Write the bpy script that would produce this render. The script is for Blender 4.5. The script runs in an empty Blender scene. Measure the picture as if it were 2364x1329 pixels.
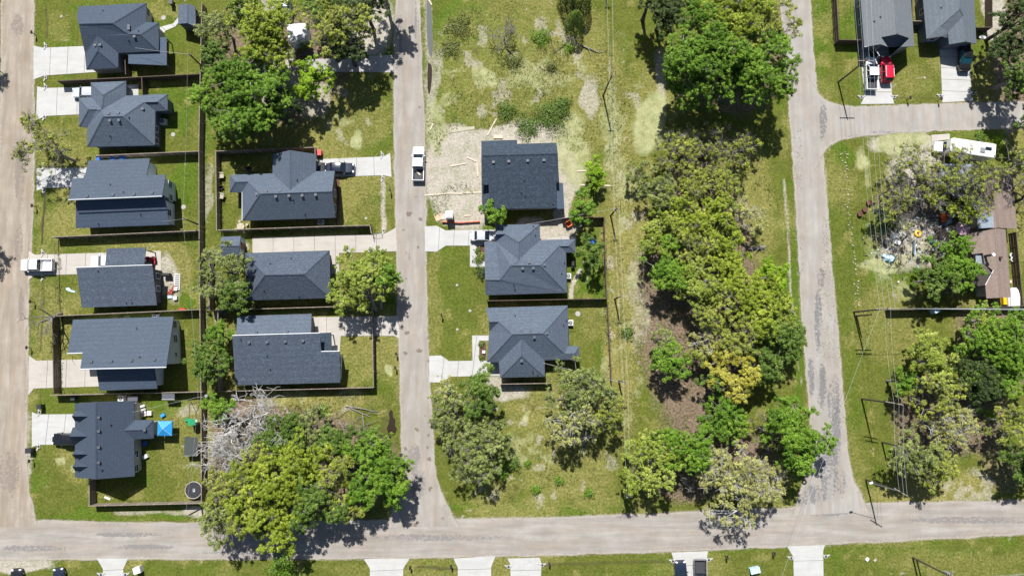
import bpy, bmesh, math, random
import numpy as np
from mathutils import Vector, Matrix

# ---------------------------------------------------------------- camera, sky, sun, exposure
W0, H0, FPX, ALT = 2364.0, 1329.0, 1600.0, 115.0
NADIR = (1144.0, 805.0)
_d = np.array([NADIR[0]-W0/2, -(NADIR[1]-H0/2), -FPX]); _d /= np.linalg.norm(_d)
_r3 = -_d
_r1 = np.array([1.0, 0, 0]) - _r3[0]*_r3; _r1 /= np.linalg.norm(_r1)
_r2 = np.cross(_r3, _r1)
ROT = np.array([_r1, _r2, _r3])                      # camera axes -> world
scene = bpy.context.scene
COL = scene.collection
cam = bpy.data.cameras.new('camera'); camo = bpy.data.objects.new('camera', cam); COL.objects.link(camo)
cam.sensor_width = 36; cam.lens = FPX/W0*36; cam.clip_start = 1; cam.clip_end = 20000
camo.matrix_world = Matrix(ROT.tolist()).to_4x4(); camo.location = (0, 0, ALT)
scene.camera = camo
SUN_EL, SUN_DIR = math.radians(54), (-0.2, 1.0)      # shadows fall down the picture, a little to the right
world = bpy.data.worlds.new('World'); scene.world = world; world.use_nodes = True
wn = world.node_tree.nodes; wn.clear()
wo = wn.new('ShaderNodeOutputWorld'); wb = wn.new('ShaderNodeBackground'); ws = wn.new('ShaderNodeTexSky')
ws.sky_type = 'NISHITA'; ws.sun_disc = False; ws.sun_elevation = SUN_EL
ws.sun_rotation = math.atan2(SUN_DIR[0], SUN_DIR[1])
wb.inputs[1].default_value = 0.05
world.node_tree.links.new(ws.outputs[0], wb.inputs[0]); world.node_tree.links.new(wb.outputs[0], wo.inputs[0])
sl = bpy.data.lights.new('sun', 'SUN'); sl.energy = 4.2; sl.angle = math.radians(0.5); sl.color = (1.0, 0.965, 0.92)
so = bpy.data.objects.new('sun', sl); COL.objects.link(so)
_n = math.hypot(*SUN_DIR)
_sv = Vector((SUN_DIR[0]/_n*math.cos(SUN_EL), SUN_DIR[1]/_n*math.cos(SUN_EL), math.sin(SUN_EL)))
so.rotation_euler = _sv.to_track_quat('Z', 'Y').to_euler(); so.location = (0, 40, 80)
vs = scene.view_settings
vs.view_transform = 'Standard'; vs.look = 'None'; vs.gamma = 1; vs.exposure = 0.9; vs.use_curve_mapping = False
scene.cycles.max_bounces = 5; scene.cycles.transparent_max_bounces = 4
scene.cycles.diffuse_bounces = 3

# ---------------------------------------------------------------- pixel -> place
def G(px, py, z=0.0):
    d = ROT @ np.array([px-W0/2, -(py-H0/2), -FPX])
    t = (z-ALT)/d[2]
    return Vector((d[0]*t, d[1]*t, z))
def proj(X, Y, Z):
    P = np.stack([X, Y, Z-ALT], -1) @ ROT
    return W0/2 + FPX*P[..., 0]/-P[..., 2], H0/2 - FPX*P[..., 1]/-P[..., 2]
CR = dict(A1=(0,0,3.798),A2=(0,300,3.798),A3=(0,550,3.798),A4=(0,880,2.96),B1=(450,0,3.796),B2=(450,320,4.298),B3=(450,550,3.593),
          B4=(450,880,2.96),C1=(950,0,3.796),C2=(950,300,3.796),C3=(950,480,3.091),C4=(950,830,2.664),D1=(1450,0,3.798),D2=(1450,300,3.322),
          D3=(1450,650,3.798),D4=(1400,900,3.098),E1=(1850,0,3.798),E2=(1850,300,4.43),E3=(1850,480,3.591),E4=(1850,820,2.611),
          F1=(1880,0,5.316),F2=(2100,0,5.316),F3=(380,900,8.31),F4=(300,560,8.31),F5=(2140,480,5.536),F6=(980,360,7.814),P=(0,0,1.0))
def C(c, x, y):
    o = CR[c]; return o[0]+x/o[2], o[1]+y/o[2]
def GC(c, x, y, z=0.0): return G(*C(c, x, y), z)
def mpp(z=0.0): return (ALT-z)/FPX                   # metres per photo pixel, roughly

# ---------------------------------------------------------------- materials
MATS = {}
def nm(name):
    m = bpy.data.materials.new(name); m.use_nodes = True
    nt = m.node_tree; b = nt.nodes['Principled BSDF']; MATS[name] = m
    return m, nt, b
def N(nt, t, **kw):
    n = nt.nodes.new(t)
    for k, v in kw.items():
        if k in n.inputs.keys() if hasattr(n.inputs, 'keys') else False: n.inputs[k].default_value = v
        else: setattr(n, k, v)
    return n
def noise(nt, scale, detail=4, rough=0.55, vec=None):
    n = nt.nodes.new('ShaderNodeTexNoise'); n.inputs['Scale'].default_value = scale
    n.inputs['Detail'].default_value = detail; n.inputs['Roughness'].default_value = rough
    if vec is not None: nt.links.new(vec, n.inputs['Vector'])
    return n.outputs['Fac']
def ramp(nt, fac, stops):
    r = nt.nodes.new('ShaderNodeValToRGB'); el = r.color_ramp.elements
    while len(el) < len(stops): el.new(0.5)
    for e, (p, c) in zip(el, stops):
        e.position = p; e.color = (*c, 1) if len(c) == 3 else c
    nt.links.new(fac, r.inputs[0]); return r.outputs[0]
def math_(nt, op, a, b=None, clamp=False):
    n = nt.nodes.new('ShaderNodeMath'); n.operation = op; n.use_clamp = clamp
    for i, v in enumerate((a, b)):
        if v is None: continue
        if isinstance(v, (int, float)): n.inputs[i].default_value = v
        else: nt.links.new(v, n.inputs[i])
    return n.outputs[0]
def mix(nt, fac, a, b, blend='MIX'):
    n = nt.nodes.new('ShaderNodeMix'); n.data_type = 'RGBA'; n.blend_type = blend
    for s, v in ((n.inputs[0], fac), (n.inputs[6], a), (n.inputs[7], b)):
        if isinstance(v, tuple): s.default_value = (*v, 1)
        elif isinstance(v, (int, float)): s.default_value = v
        else: nt.links.new(v, s)
    return n.outputs[2]
def bump(nt, b, h, strength=0.5, dist=0.05):
    n = nt.nodes.new('ShaderNodeBump'); n.inputs['Strength'].default_value = strength; n.inputs['Distance'].default_value = dist
    nt.links.new(h, n.inputs['Height']); nt.links.new(n.outputs[0], b.inputs['Normal'])
def wpos(nt): return nt.nodes.new('ShaderNodeNewGeometry').outputs['Position']
def stretch(nt, vec, s, rz=0.0):
    n = nt.nodes.new('ShaderNodeMapping'); n.inputs['Scale'].default_value = s; n.inputs['Rotation'].default_value = (0, 0, rz)
    nt.links.new(vec, n.inputs['Vector']); return n.outputs[0]
def attr(nt, name):
    n = nt.nodes.new('ShaderNodeAttribute'); n.attribute_name = name; return n
def simple(name, c, rough=0.6, metal=0.0, var=0.12, scale=3.0, spec=None, coat=0.0, fine=True):
    if name in MATS: return MATS[name]
    m, nt, b = nm(name)
    p = wpos(nt); f = noise(nt, scale, 5, 0.6, p)
    lo = tuple(x*(1-var) for x in c); hi = tuple(min(1, x*(1+var)) for x in c)
    col = ramp(nt, f, [(0.3, lo), (0.7, hi)])
    nt.links.new(col, b.inputs['Base Color'])
    b.inputs['Roughness'].default_value = rough; b.inputs['Metallic'].default_value = metal
    if spec is not None: b.inputs['Specular IOR Level'].default_value = spec
    if coat: b.inputs['Coat Weight'].default_value = coat; b.inputs['Coat Roughness'].default_value = 0.06
    return m
def shingle(name, c, speck, tint=(0.8, 0.95, 1.3)):
    m, nt, b = nm(name); p = wpos(nt)
    br = nt.nodes.new('ShaderNodeTexVoronoi'); br.inputs['Scale'].default_value = 4.6
    nt.links.new(stretch(nt, p, (1.0, 2.2, 2.2)), br.inputs['Vector'])
    v = nt.nodes.new('ShaderNodeSeparateColor'); nt.links.new(br.outputs['Color'], v.inputs[0])
    big = noise(nt, 0.35, 4, 0.6, p); fine = noise(nt, 9, 3, 0.7, p)
    k = math_(nt, 'ADD', math_(nt, 'MULTIPLY', v.outputs[0], 0.55), math_(nt, 'MULTIPLY', fine, 0.45))
    col = ramp(nt, k, [(0.15, tuple(x*(1-speck*.7) for x in c)), (0.55, c), (0.75, tuple(x*(1+speck) for x in c)), (0.95, tuple(x*(1+3*speck) for x in c))])
    col = mix(nt, math_(nt, 'MULTIPLY', big, 0.5), col, tuple(x*0.72 for x in c))
    wv = nt.nodes.new('ShaderNodeTexWave'); wv.inputs['Scale'].default_value = 1.1; wv.bands_direction = 'Z'
    wv.inputs['Distortion'].default_value = 1.5; nt.links.new(p, wv.inputs['Vector'])
    col = mix(nt, math_(nt, 'MULTIPLY', wv.outputs['Fac'], 0.25), col, tuple(x*0.6 for x in c))
    nt.links.new(col, b.inputs['Base Color']); b.inputs['Roughness'].default_value = 0.82
    b.inputs['Specular IOR Level'].default_value = 0.35
    bump(nt, b, fine, 0.5, 0.03); return m
shingle('shingle_blue', (0.048, 0.068, 0.101), 0.25)
shingle('shingle_navy', (0.056, 0.080, 0.120), 0.25)
shingle('shingle_speck', (0.061, 0.079, 0.109), 0.55)
shingle('shingle_black', (0.029, 0.045, 0.066), 0.75)
shingle('shingle_slate', (0.079, 0.103, 0.138), 0.35)
shingle('shingle_grey', (0.146, 0.162, 0.176), 0.2)
shingle('shingle_steel', (0.104, 0.126, 0.149), 0.22)
shingle('shingle_brown', (0.214, 0.164, 0.137), 0.22)
shingle('shingle_umber', (0.077, 0.064, 0.053), 0.22)
shingle('shingle_dusk', (0.058, 0.079, 0.111), 0.25)
simple('siding_white', (0.58, 0.63, 0.70), 0.7, var=.05)
simple('siding_tan', (0.42, 0.40, 0.36), 0.75, var=.08)
simple('siding_blue', (0.10, 0.12, 0.17), 0.7)
simple('siding_dark', (0.06, 0.065, 0.075), 0.7)
simple('brick_brown', (0.13, 0.085, 0.06), 0.85, var=.3, scale=9)
simple('trim_white', (0.60, 0.62, 0.64), 0.55, var=.04)
simple('trim_dark', (0.09, 0.095, 0.11), 0.6)
simple('glass', (0.012, 0.020, 0.030), 0.08, spec=0.35)
simple('glass_teal', (0.02, 0.10, 0.14), 0.08, spec=0.4)
simple('black_rubber', (0.012, 0.012, 0.013), 0.8)
simple('metal_grey', (0.38, 0.40, 0.42), 0.4, 0.6)
simple('metal_dark', (0.03, 0.03, 0.033), 0.5, 0.3)
simple('plastic_white', (0.62, 0.62, 0.61), 0.45, var=.05)
simple('plastic_black', (0.025, 0.026, 0.03), 0.5)
simple('wood_grey', (0.20, 0.165, 0.13), 0.85, var=.35, scale=6)
simple('wood_dark', (0.085, 0.06, 0.042), 0.85, var=.35, scale=6)
simple('wood_pale', (0.48, 0.42, 0.32), 0.8, var=.2, scale=6)
simple('pole_wood', (0.060, 0.047, 0.037), 0.9, var=.3, scale=5)
simple('cable_pale', (0.55, 0.57, 0.58), 0.4, 0.3)
simple('cable_dark', (0.03, 0.03, 0.03), 0.6)
simple('headlamp', (0.8, 0.82, 0.85), 0.1, spec=1.0)
simple('taillamp', (0.45, 0.02, 0.02), 0.2)
simple('stone_pale', (0.36, 0.335, 0.25), 0.9, var=.25, scale=5)
simple('mulch', (0.10, 0.045, 0.035), 0.95, var=.4, scale=12)
simple('bark_grey', (0.20, 0.185, 0.165), 0.9, var=.3, scale=5)
simple('bark_pale', (0.44, 0.43, 0.41), 0.9, var=.25, scale=5)
simple('bark_dark', (0.060, 0.050, 0.042), 0.9, var=.3, scale=5)
for nme, c in dict(white=(0.68,0.69,0.70), silver=(0.45,0.48,0.52), black=(0.010,0.011,0.013), navy=(0.012,0.018,0.035), red=(0.50,0.008,0.035),
                   blue=(0.02,0.06,0.20), charcoal=(0.028,0.030,0.032), cream=(0.66,0.66,0.64)).items():
    simple('paint_'+nme, c, 0.28, var=.03, coat=0.7)
def concrete(name, c):
    m, nt, b = nm(name); p = wpos(nt)
    a = noise(nt, 0.45, 6, 0.65, p); f = noise(nt, 6, 4, 0.7, p); s = noise(nt, 1.3, 5, 0.7, stretch(nt, p, (0.25, 1, 1)))
    col = ramp(nt, a, [(0.3, tuple(x*0.86 for x in c)), (0.6, c)])
    col = mix(nt, math_(nt, 'MULTIPLY', ramp(nt, s, [(0.45, (0,0,0)), (0.72, (1,1,1))]), 0.5), col, tuple(x*k for x, k in zip(c, (0.74, 0.70, 0.64))))
    col = mix(nt, math_(nt, 'MULTIPLY', f, 0.14), col, tuple(x*0.7 for x in c))
    nt.links.new(col, b.inputs['Base Color']); b.inputs['Roughness'].default_value = 0.85; bump(nt, b, f, 0.2, 0.01); return m
concrete('concrete_new', (0.425, 0.428, 0.415)); concrete('concrete_warm', (0.405, 0.38, 0.342)); concrete('gravel_pale', (0.36, 0.345, 0.325))

# ---------------------------------------------------------------- mesh building
class MB:
    def __init__(s): s.v = []; s.f = []; s.m = []; s.smooth = False
    def add(s, vs_, fs, mi=0):
        o = len(s.v); s.v += [tuple(x) for x in vs_]
        for f in fs: s.f.append(tuple(i+o for i in f)); s.m.append(mi)
        return s
    def box(s, c, d, rz=0.0, mi=0, rot=None):
        x, y, z = (q/2 for q in d); R = rot if rot is not None else Matrix.Rotation(rz, 3, 'Z'); c = Vector(c)
        vv = [R @ Vector((a*x, b*y, e*z)) + c for e in (-1, 1) for a, b in ((-1,-1),(1,-1),(1,1),(-1,1))]
        return s.add(vv, [(3,2,1,0),(4,5,6,7),(0,1,5,4),(1,2,6,5),(2,3,7,6),(3,0,4,7)], mi)
    def prism(s, poly, z0, z1, mi=0):
        n = len(poly); a = sum(poly[i][0]*poly[(i+1)%n][1]-poly[(i+1)%n][0]*poly[i][1] for i in range(n))
        if a < 0: poly = poly[::-1]
        vv = [(p[0], p[1], z0) for p in poly]+[(p[0], p[1], z1) for p in poly]
        return s.add(vv, [tuple(range(n, 2*n)), tuple(range(n-1, -1, -1))]+[(i, (i+1)%n, n+(i+1)%n, n+i) for i in range(n)], mi)
    def tube(s, pts, rads, n=6, mi=0, caps=True):
        rings = []; P = [Vector(p) for p in pts]
        for i, p in enumerate(P):
            t = (P[min(i+1, len(P)-1)]-P[max(i-1, 0)])
            t = t.normalized() if t.length > 1e-9 else Vector((0,0,1))
            u = t.cross(Vector((0,0,1))) if abs(t.z) < 0.95 else t.cross(Vector((1,0,0)))
            u.normalize(); w = t.cross(u); r = rads[i] if hasattr(rads, '__len__') else rads
            rings.append([p+(u*math.cos(2*math.pi*k/n)+w*math.sin(2*math.pi*k/n))*r for k in range(n)])
        vv = [q for r in rings for q in r]; fs = []
        for i in range(len(P)-1):
            for k in range(n): fs.append((i*n+k, i*n+(k+1)%n, (i+1)*n+(k+1)%n, (i+1)*n+k))
        if caps: fs += [tuple(range(n-1, -1, -1)), tuple((len(P)-1)*n+k for k in range(n))]
        return s.add(vv, fs, mi)
    def cyl(s, c, r, h, n=12, mi=0, r2=None):
        c = Vector(c); return s.tube([c, c+Vector((0, 0, h))], [r, r if r2 is None else r2], n, mi)
    def build(s, name, mats, parent=None, local=False, smooth=None, **props):
        me = bpy.data.meshes.new(name)
        vv = s.v
        if parent is not None and not local:
            L = root_loc(parent); vv = [(x-L[0], y-L[1], z-L[2]) for x, y, z in vv]
        me.from_pydata(vv, [], s.f)
        for m in (mats if isinstance(mats, (list, tuple)) else [mats]): me.materials.append(MATS[m])
        me.polygons.foreach_set('material_index', s.m)
        if s.smooth if smooth is None else smooth: me.polygons.foreach_set('use_smooth', [True]*len(s.f))
        me.validate(); me.update()
        o = bpy.data.objects.new(name, me); COL.objects.link(o)
        if parent is not None: o.parent = parent
        for k, v in props.items(): o[k] = v
        return o
def root_loc(o):
    L = Vector((0, 0, 0))
    while o is not None: L = L+Vector(o.location); o = o.parent
    return L
def thing(name, label, cat, loc, rz=0.0, group=None):
    o = bpy.data.objects.new(name, None); COL.objects.link(o); o.location = loc; o.rotation_euler = (0, 0, rz)
    o.empty_display_size = 0.3; o['label'] = label; o['category'] = cat
    if group: o['group'] = group
    return o
def tag(o, label, cat, group=None):
    o['label'] = label; o['category'] = cat
    if group: o['group'] = group
    return o
def struct(o, label=None):
    o['kind'] = 'structure'
    if label: o['label'] = label
    return o

# ---------------------------------------------------------------- ground sheet with soil, lush, dry, sand, litter, mud cover
rng = np.random.default_rng(7)
def vnoise(x, y, cell, seed):
    r = np.random.default_rng(seed); T = r.random((256, 256))
    gx, gy = x/cell, y/cell; ix, iy = np.floor(gx).astype(int), np.floor(gy).astype(int)
    fx, fy = gx-ix, gy-iy; fx = fx*fx*(3-2*fx); fy = fy*fy*(3-2*fy)
    t = lambda a, b: T[a & 255, b & 255]
    return (t(ix, iy)*(1-fx)+t(ix+1, iy)*fx)*(1-fy)+(t(ix, iy+1)*(1-fx)+t(ix+1, iy+1)*fx)*fy
def fbm(x, y, cell, seed, o=4):
    s = 0; a = 0.5; tot = 0
    for k in range(o): s = s+a*vnoise(x, y, cell/2**k, seed+k); tot += a; a *= 0.55
    return s/tot
def axis(lim, step, far):
    a = list(np.arange(-lim, lim+1e-6, step)); e = []; q = lim
    d = step
    while q < far: d *= 1.6; q += d; e.append(q)
    return np.array([-v for v in e[::-1]]+a+e)
gx = axis(100, 0.4, 4000); gy = axis(62, 0.4, 4000)
GX, GY = np.meshgrid(gx, gy, indexing='ij')
PX, PY = proj(GX, GY, np.zeros_like(GX))
inside = (np.abs(GX) < 110) & (np.abs(GY) < 72)
LAY = {k: np.zeros_like(GX) for k in ('soil', 'lush', 'dry', 'sand', 'litter', 'mud')}
wx = (fbm(GX, GY, 6, 11)-0.5)*60; wy = (fbm(GX, GY, 6, 23)-0.5)*60       # ragged edges, in photo pixels
QX, QY = PX+wx, PY+wy
def blob(ch, cx, cy, rx, ry, s=1.0, p=2.0):
    r = np.sqrt(((QX-cx)/rx)**2+((QY-cy)/ry)**2); LAY[ch] = np.maximum(LAY[ch], s*np.clip((1.25-r)*p, 0, 1))
def segd(X, Y, pts):
    d = np.full_like(X, 1e9)
    for (x0, y0), (x1, y1) in zip(pts[:-1], pts[1:]):
        vx, vy = x1-x0, y1-y0; L = vx*vx+vy*vy+1e-9
        t = np.clip(((X-x0)*vx+(Y-y0)*vy)/L, 0, 1); d = np.minimum(d, np.hypot(X-x0-t*vx, Y-y0-t*vy))
    return d
def stroke(ch, pts, w, s=1.0, soft=8.0, jit=0.25):
    d = segd(PX+wx*jit, PY+wy*jit, pts); LAY[ch] = np.maximum(LAY[ch], s*np.clip((w-d)/soft+0.5, 0, 1))
def inpoly(X, Y, pts):
    c = np.zeros(X.shape, bool); n = len(pts)
    for i in range(n):
        x0, y0 = pts[i]; x1, y1 = pts[(i+1) % n]
        if y0 == y1: continue
        h = ((y0 > Y) != (y1 > Y)) & (X < (x1-x0)*(Y-y0)/(y1-y0)+x0); c ^= h
    return c
def poly(ch, pts, s=1.0, soft=10.0, jit=0.3):
    X, Y = PX+wx*jit, PY+wy*jit; c = inpoly(X, Y, pts); d = segd(X, Y, pts+pts[:1]); sd = np.where(c, d, -d)
    LAY[ch] = np.maximum(LAY[ch], s*np.clip(sd/soft+0.5, 0, 1))

ROADS = dict(
  road_west=([(2,-120),(3,0),(0,300),(-8,600),(-12,900),(-20,1215)], [(80,-120),(78,0),(78,170),(82,330),(74,560),(67,650),(64,900),(60,1100),(88,1215)]),
  road_middle=([(918,-120),(914,0),(908,200),(911,400),(915,560),(921,800),(927,1000),(925,1100),(893,1215)], [(966,-120),(968,0),(976,200),(984,400),(983,560),(985,700),(990,850),(1000,1000),(1006,1110),(1062,1215)]),
  road_east=([(1792,-120),(1800,0),(1815,150),(1825,300),(1836,450),(1848,700),(1860,850),(1868,950),(1872,1060),(1826,1190)], [(1862,-120),(1870,0),(1880,150),(1893,260),(1900,350),(1912,500),(1925,650),(1938,800),(1950,950),(1961,1085),(2010,1180)]),
  side_street=([(1860,160),(1885,212),(1915,238),(1965,247),(2100,243),(2230,238),(2330,236),(2480,233)], [(1880,400),(1905,345),(1940,322),(2010,312),(2100,305),(2200,300),(2300,297),(2480,294)]),
  front_street=([(-150,1202),(90,1199),(250,1204),(480,1207),(800,1200),(1045,1196),(1200,1195),(1440,1187),(1700,1176),(1985,1159),(2364,1153),(2500,1151)], [(-150,1292),(120,1293),(300,1289),(480,1291),(840,1289),(1150,1285),(1550,1273),(1820,1261),(2100,1247),(2364,1233),(2500,1226)]))
for nme, (a, b) in ROADS.items():
    stroke('soil', a, 3, 0.62, 16, .12); stroke('soil', b, 3, 0.62, 16, .12)
# general dryness and lawns
base = fbm(GX, GY, 14, 51, 5)
LAY['dry'] = np.clip((base-0.46)*2.8, 0, 0.62)
LAY['lush'] = np.clip((fbm(GX, GY, 9, 77, 5)-0.56)*3.0, 0, 0.55)
for b_ in [(1440,620,45,420,.75),(1150,160,170,170,.5),(1330,200,120,200,.6),(1310,1080,110,80,.6),(1250,950,90,90,.6),(830,260,80,80,.5),(720,925,150,28,.75),
           (410,1040,45,70,.45),(180,1060,60,60,.55),(400,620,50,60,.7),(250,555,110,14,.6),(860,470,50,50,.4),(2060,750,90,110,.5),(1950,1080,60,120,.4),
           (2150,1130,160,40,.8),(1740,470,60,140,.6),(450,1130,60,40,.4),(1370,740,40,60,.45),(2100,190,60,50,.45),(120,340,40,60,.5),(130,60,40,40,.4),(1000,700,20,160,.5),
           (2200,1300,200,40,.4),(900,1310,200,25,.4),(2345,480,25,140,.6)]: blob('dry', *b_)
for b_ in [(410,240,45,60,.9),(420,420,45,60,.9),(430,690,30,30,1.),(1362,650,46,45,1.),(1340,615,30,30,.7),(110,520,35,70,.5),(1845,640,14,420,.75),(1915,640,18,330,.6),(300,1188,200,10,.8),
           (1200,1180,220,12,.9),(485,300,18,60,.9),(490,860,25,60,.8),(400,935,60,20,.7),(1090,520,60,12,1.),(400,60,45,60,.5),(860,330,60,30,.5),(1050,650,50,90,.42),(1050,760,50,60,.36),(1900,60,30,100,.8),(1970,60,28,80,.8),
           (420,1315,160,15,.5),(1900,1270,500,14,.5),(880,430,30,60,.6),(1080,60,80,60,.85),(1150,120,110,70,.6),(1040,200,50,80,.6),(1240,220,60,40,.6),(1030,120,30,60,.7),(2020,560,60,60,.5),(2070,640,70,40,.7),(1955,640,40,300,.4),(1940,360,30,30,.8),
           (2270,320,60,14,.6),(180,850,60,20,.5),(820,850,40,40,.6),(880,880,40,40,.5)]: blob('lush', *b_)
for b_ in [(1050,395,85,95,1.25),(1060,470,70,55,.75),(1300,420,30,110,.85),(1200,308,130,26,1.1),(30,1040,45,160,.75),(40,1310,85,18,.9),(1150,900,80,26,.7),(1290,532,55,30,.9),(2110,400,65,75,.75),(2110,560,90,70,.7),
           (590,30,60,60,.6),(860,60,60,90,.75),(640,190,60,80,.7),(720,230,50,60,.6),(1475,690,26,140,.42),(1520,200,16,90,.6),(390,650,26,55,.75),(460,1180,40,14,.8),
           (1000,240,14,140,.55),(1030,310,40,30,.6),(1370,230,20,60,.6),(440,950,28,20,.5),(560,565,20,14,.7),(1230,520,80,20,.8),(2080,330,80,22,.8),(2245,560,30,60,.7),(1200,290,80,20,.6),(2290,40,20,60,.9),(490,450,14,60,.5),(500,740,14,20,.6)]: blob('soil', *b_)
for b_ in [(1495,275,42,62,1.),(1320,350,42,90,.65),(1415,300,25,120,.55),(1440,420,30,70,.5),(1137,183,22,18,.75),(1260,180,80,24,.55),(820,310,14,26,.9),(1110,185,18,18,.6),(1010,300,26,60,.6),(2075,330,60,28,.7),
           (1985,370,18,26,.8),(2040,615,50,18,.8),(2130,590,60,20,.5),(1560,320,60,20,.7),(900,865,7,14,1.),(1225,960,10,14,.8),(138,1065,12,10,.7),(170,1075,16,14,.6),(2000,405,10,20,.5)]: blob('sand', *b_)
for b_ in [(1610,690,130,330,1.),(1610,960,60,90,1.),(1640,1080,180,80,.95),(700,1080,220,130,1.),(570,980,90,70,.9),(640,150,160,150,.8),(2200,960,130,110,.9),(2300,800,90,110,.9),(1700,150,130,110,.75),
           (2340,120,50,160,.8),(1080,1010,70,90,.35),(1350,960,60,70,.45),(2110,490,95,90,.75),(2120,560,100,60,.8),(2200,620,70,70,.6),(2320,1080,60,60,.5)]: blob('litter', *b_)
stroke('soil', [(1811,415),(1815,470),(1820,560),(1828,690),(1836,770)], 3, .85, 7, .12); stroke('mud', [(1813,440),(1818,520),(1822,560)], 1.5, .6, 3, .1); stroke('soil', [(986,-20),(990,120),(994,260),(1000,330)], 12, .5, 10)
stroke('mud', [(104,20),(106,90)], 4, .6, 5); stroke('mud', [(103,445),(101,500),(98,560)], 4, .75, 4); stroke('mud', [(97,650),(97,700),(95,810)], 4, .6, 5); stroke('mud', [(92,900),(92,940)], 4, .5, 5)
stroke('soil', [(885,410),(888,500),(886,530)], 6, .75, 5); stroke('mud', [(880,200),(884,330)], 4, .4, 5)
stroke('mud', [(960,1310),(1060,1312)], 5, .6, 5); stroke('mud', [(1250,1303),(1540,1296)], 7, .5, 8); stroke('mud', [(2065,226),(2170,229)], 4, .5, 5)
stroke('mud', [(1345,720),(1340,790)], 3, .2, 4); stroke('soil', [(1338,620),(1322,655),(1318,690)], 5, .9, 4); stroke('sand', [(1365,600),(1350,650)], 3, .7, 3)
stroke('mud', [(1930,420),(1936,560),(1942,680)], 4, .35, 5); stroke('soil', [(1852,890),(1840,830),(1834,770)], 3, .5, 4)
stroke('soil', [(472,180),(470,500),(474,900)], 7, .45, 8); stroke('mud', [(0,600),(0,1200)], 8, .1, 8)
blob('mud', 900, 975, 18, 50, .45); stroke('soil', [(262,1180),(420,1182),(468,1190)], 5, .6, 5)
rough = np.zeros_like(GX)
for cx, cy, rx, ry in [(1180,170,200,190),(1440,560,60,480),(1240,1040,210,140),(820,250,90,80),(2110,520,110,190),(2150,1130,170,50),(720,925,160,30)]:
    rough = np.maximum(rough, np.clip((1.2-np.sqrt(((QX-cx)/rx)**2+((QY-cy)/ry)**2))*3, 0, 1))
for ch, cell, sd, th, k in (('sand', 3.0, 201, .60, 6), ('soil', 2.4, 211, .60, 6), ('lush', 3.2, 221, .56, 6), ('dry', 2.2, 231, .52, 6), ('mud', 1.6, 241, .66, 5)):
    LAY[ch] = np.maximum(LAY[ch], rough*np.clip((fbm(GX, GY, cell, sd)-th)*k, 0, .5))
lawnv = inside.astype(float)
for ch, cell, sd, th, k in (('dry', 2.6, 301, .56, 4), ('lush', 3.5, 311, .56, 4), ('soil', 1.3, 321, .74, 5)):
    LAY[ch] = np.maximum(LAY[ch], lawnv*np.clip((fbm(GX, GY, cell, sd)-th)*k, 0, .6))
me = bpy.data.meshes.new('ground'); nx, ny = GX.shape
hz = np.where(inside, 0.0, 0.0)
co = np.stack([GX, GY, hz], -1).reshape(-1, 3).astype(np.float32)
ii = np.arange(nx*ny).reshape(nx, ny)
quads = np.stack([ii[:-1, :-1], ii[1:, :-1], ii[1:, 1:], ii[:-1, 1:]], -1).reshape(-1, 4)
def fastmesh(me, co, quads, k=4):
    me.vertices.add(len(co)); me.vertices.foreach_set('co', np.asarray(co, np.float32).ravel())
    nq = len(quads); me.loops.add(nq*k); me.loops.foreach_set('vertex_index', np.asarray(quads, np.int32).ravel())
    me.polygons.add(nq); me.polygons.foreach_set('loop_start', np.arange(0, nq*k, k, dtype=np.int32))
    me.update(calc_edges=True)
fastmesh(me, co, quads)
for nme, chs in (('cover_a', ('soil', 'lush', 'dry')), ('cover_b', ('sand', 'litter', 'mud'))):
    a = me.attributes.new(nme, 'FLOAT_COLOR', 'POINT')
    arr = np.ones((nx*ny, 4), np.float32)
    for i, c in enumerate(chs): arr[:, i] = LAY[c].ravel()
    a.data.foreach_set('color', arr.ravel())
m, nt, b = nm('ground_cover'); p = wpos(nt)
ca = nt.nodes.new('ShaderNodeSeparateColor'); nt.links.new(attr(nt, 'cover_a').outputs['Color'], ca.inputs[0])
cb = nt.nodes.new('ShaderNodeSeparateColor'); nt.links.new(attr(nt, 'cover_b').outputs['Color'], cb.inputs[0])
n1 = noise(nt, 0.9, 6, 0.7, p); n2 = noise(nt, 2.7, 5, 0.7, p); n3 = noise(nt, 8, 4, 0.75, p); n4 = noise(nt, 0.22, 5, 0.6, p)
blend = math_(nt, 'ADD', math_(nt, 'MULTIPLY', n1, 0.45), math_(nt, 'ADD', math_(nt, 'MULTIPLY', n2, 0.35), math_(nt, 'MULTIPLY', n3, 0.20)))
def fac(ch, k=3.2):
    # ragged threshold: cover creeps in where the noise is high
    v = math_(nt, 'SUBTRACT', math_(nt, 'ADD', ch, math_(nt, 'MULTIPLY', blend, 1.0)), 1.0)
    return math_(nt, 'ADD', math_(nt, 'MULTIPLY', v, k), 0.5, True)
def two(f, a, b_, lo=.35, hi=.65): return ramp(nt, f, [(lo, a), (hi, b_)])
grass = two(n2, (0.070, 0.090, 0.010), (0.178, 0.186, 0.042)); grass = mix(nt, math_(nt, 'MULTIPLY', n3, 0.5), grass, (0.066, 0.084, 0.014))
lush = two(n2, (0.048, 0.092, 0.008), (0.120, 0.165, 0.022)); dry = two(n2, (0.140, 0.126, 0.028), (0.300, 0.276, 0.105))
soil = two(n2, (0.31, 0.272, 0.225), (0.46, 0.425, 0.375)); sand = two(n1, (0.27, 0.275, 0.125), (0.38, 0.385, 0.215))
lit = two(n2, (0.085, 0.058, 0.040), (0.270, 0.205, 0.150)); mud = two(n3, (0.030, 0.026, 0.012), (0.100, 0.082, 0.048))
col = mix(nt, fac(ca.outputs[1], 1.9), grass, lush); col = mix(nt, fac(ca.outputs[2], 1.9), col, dry)
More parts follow.
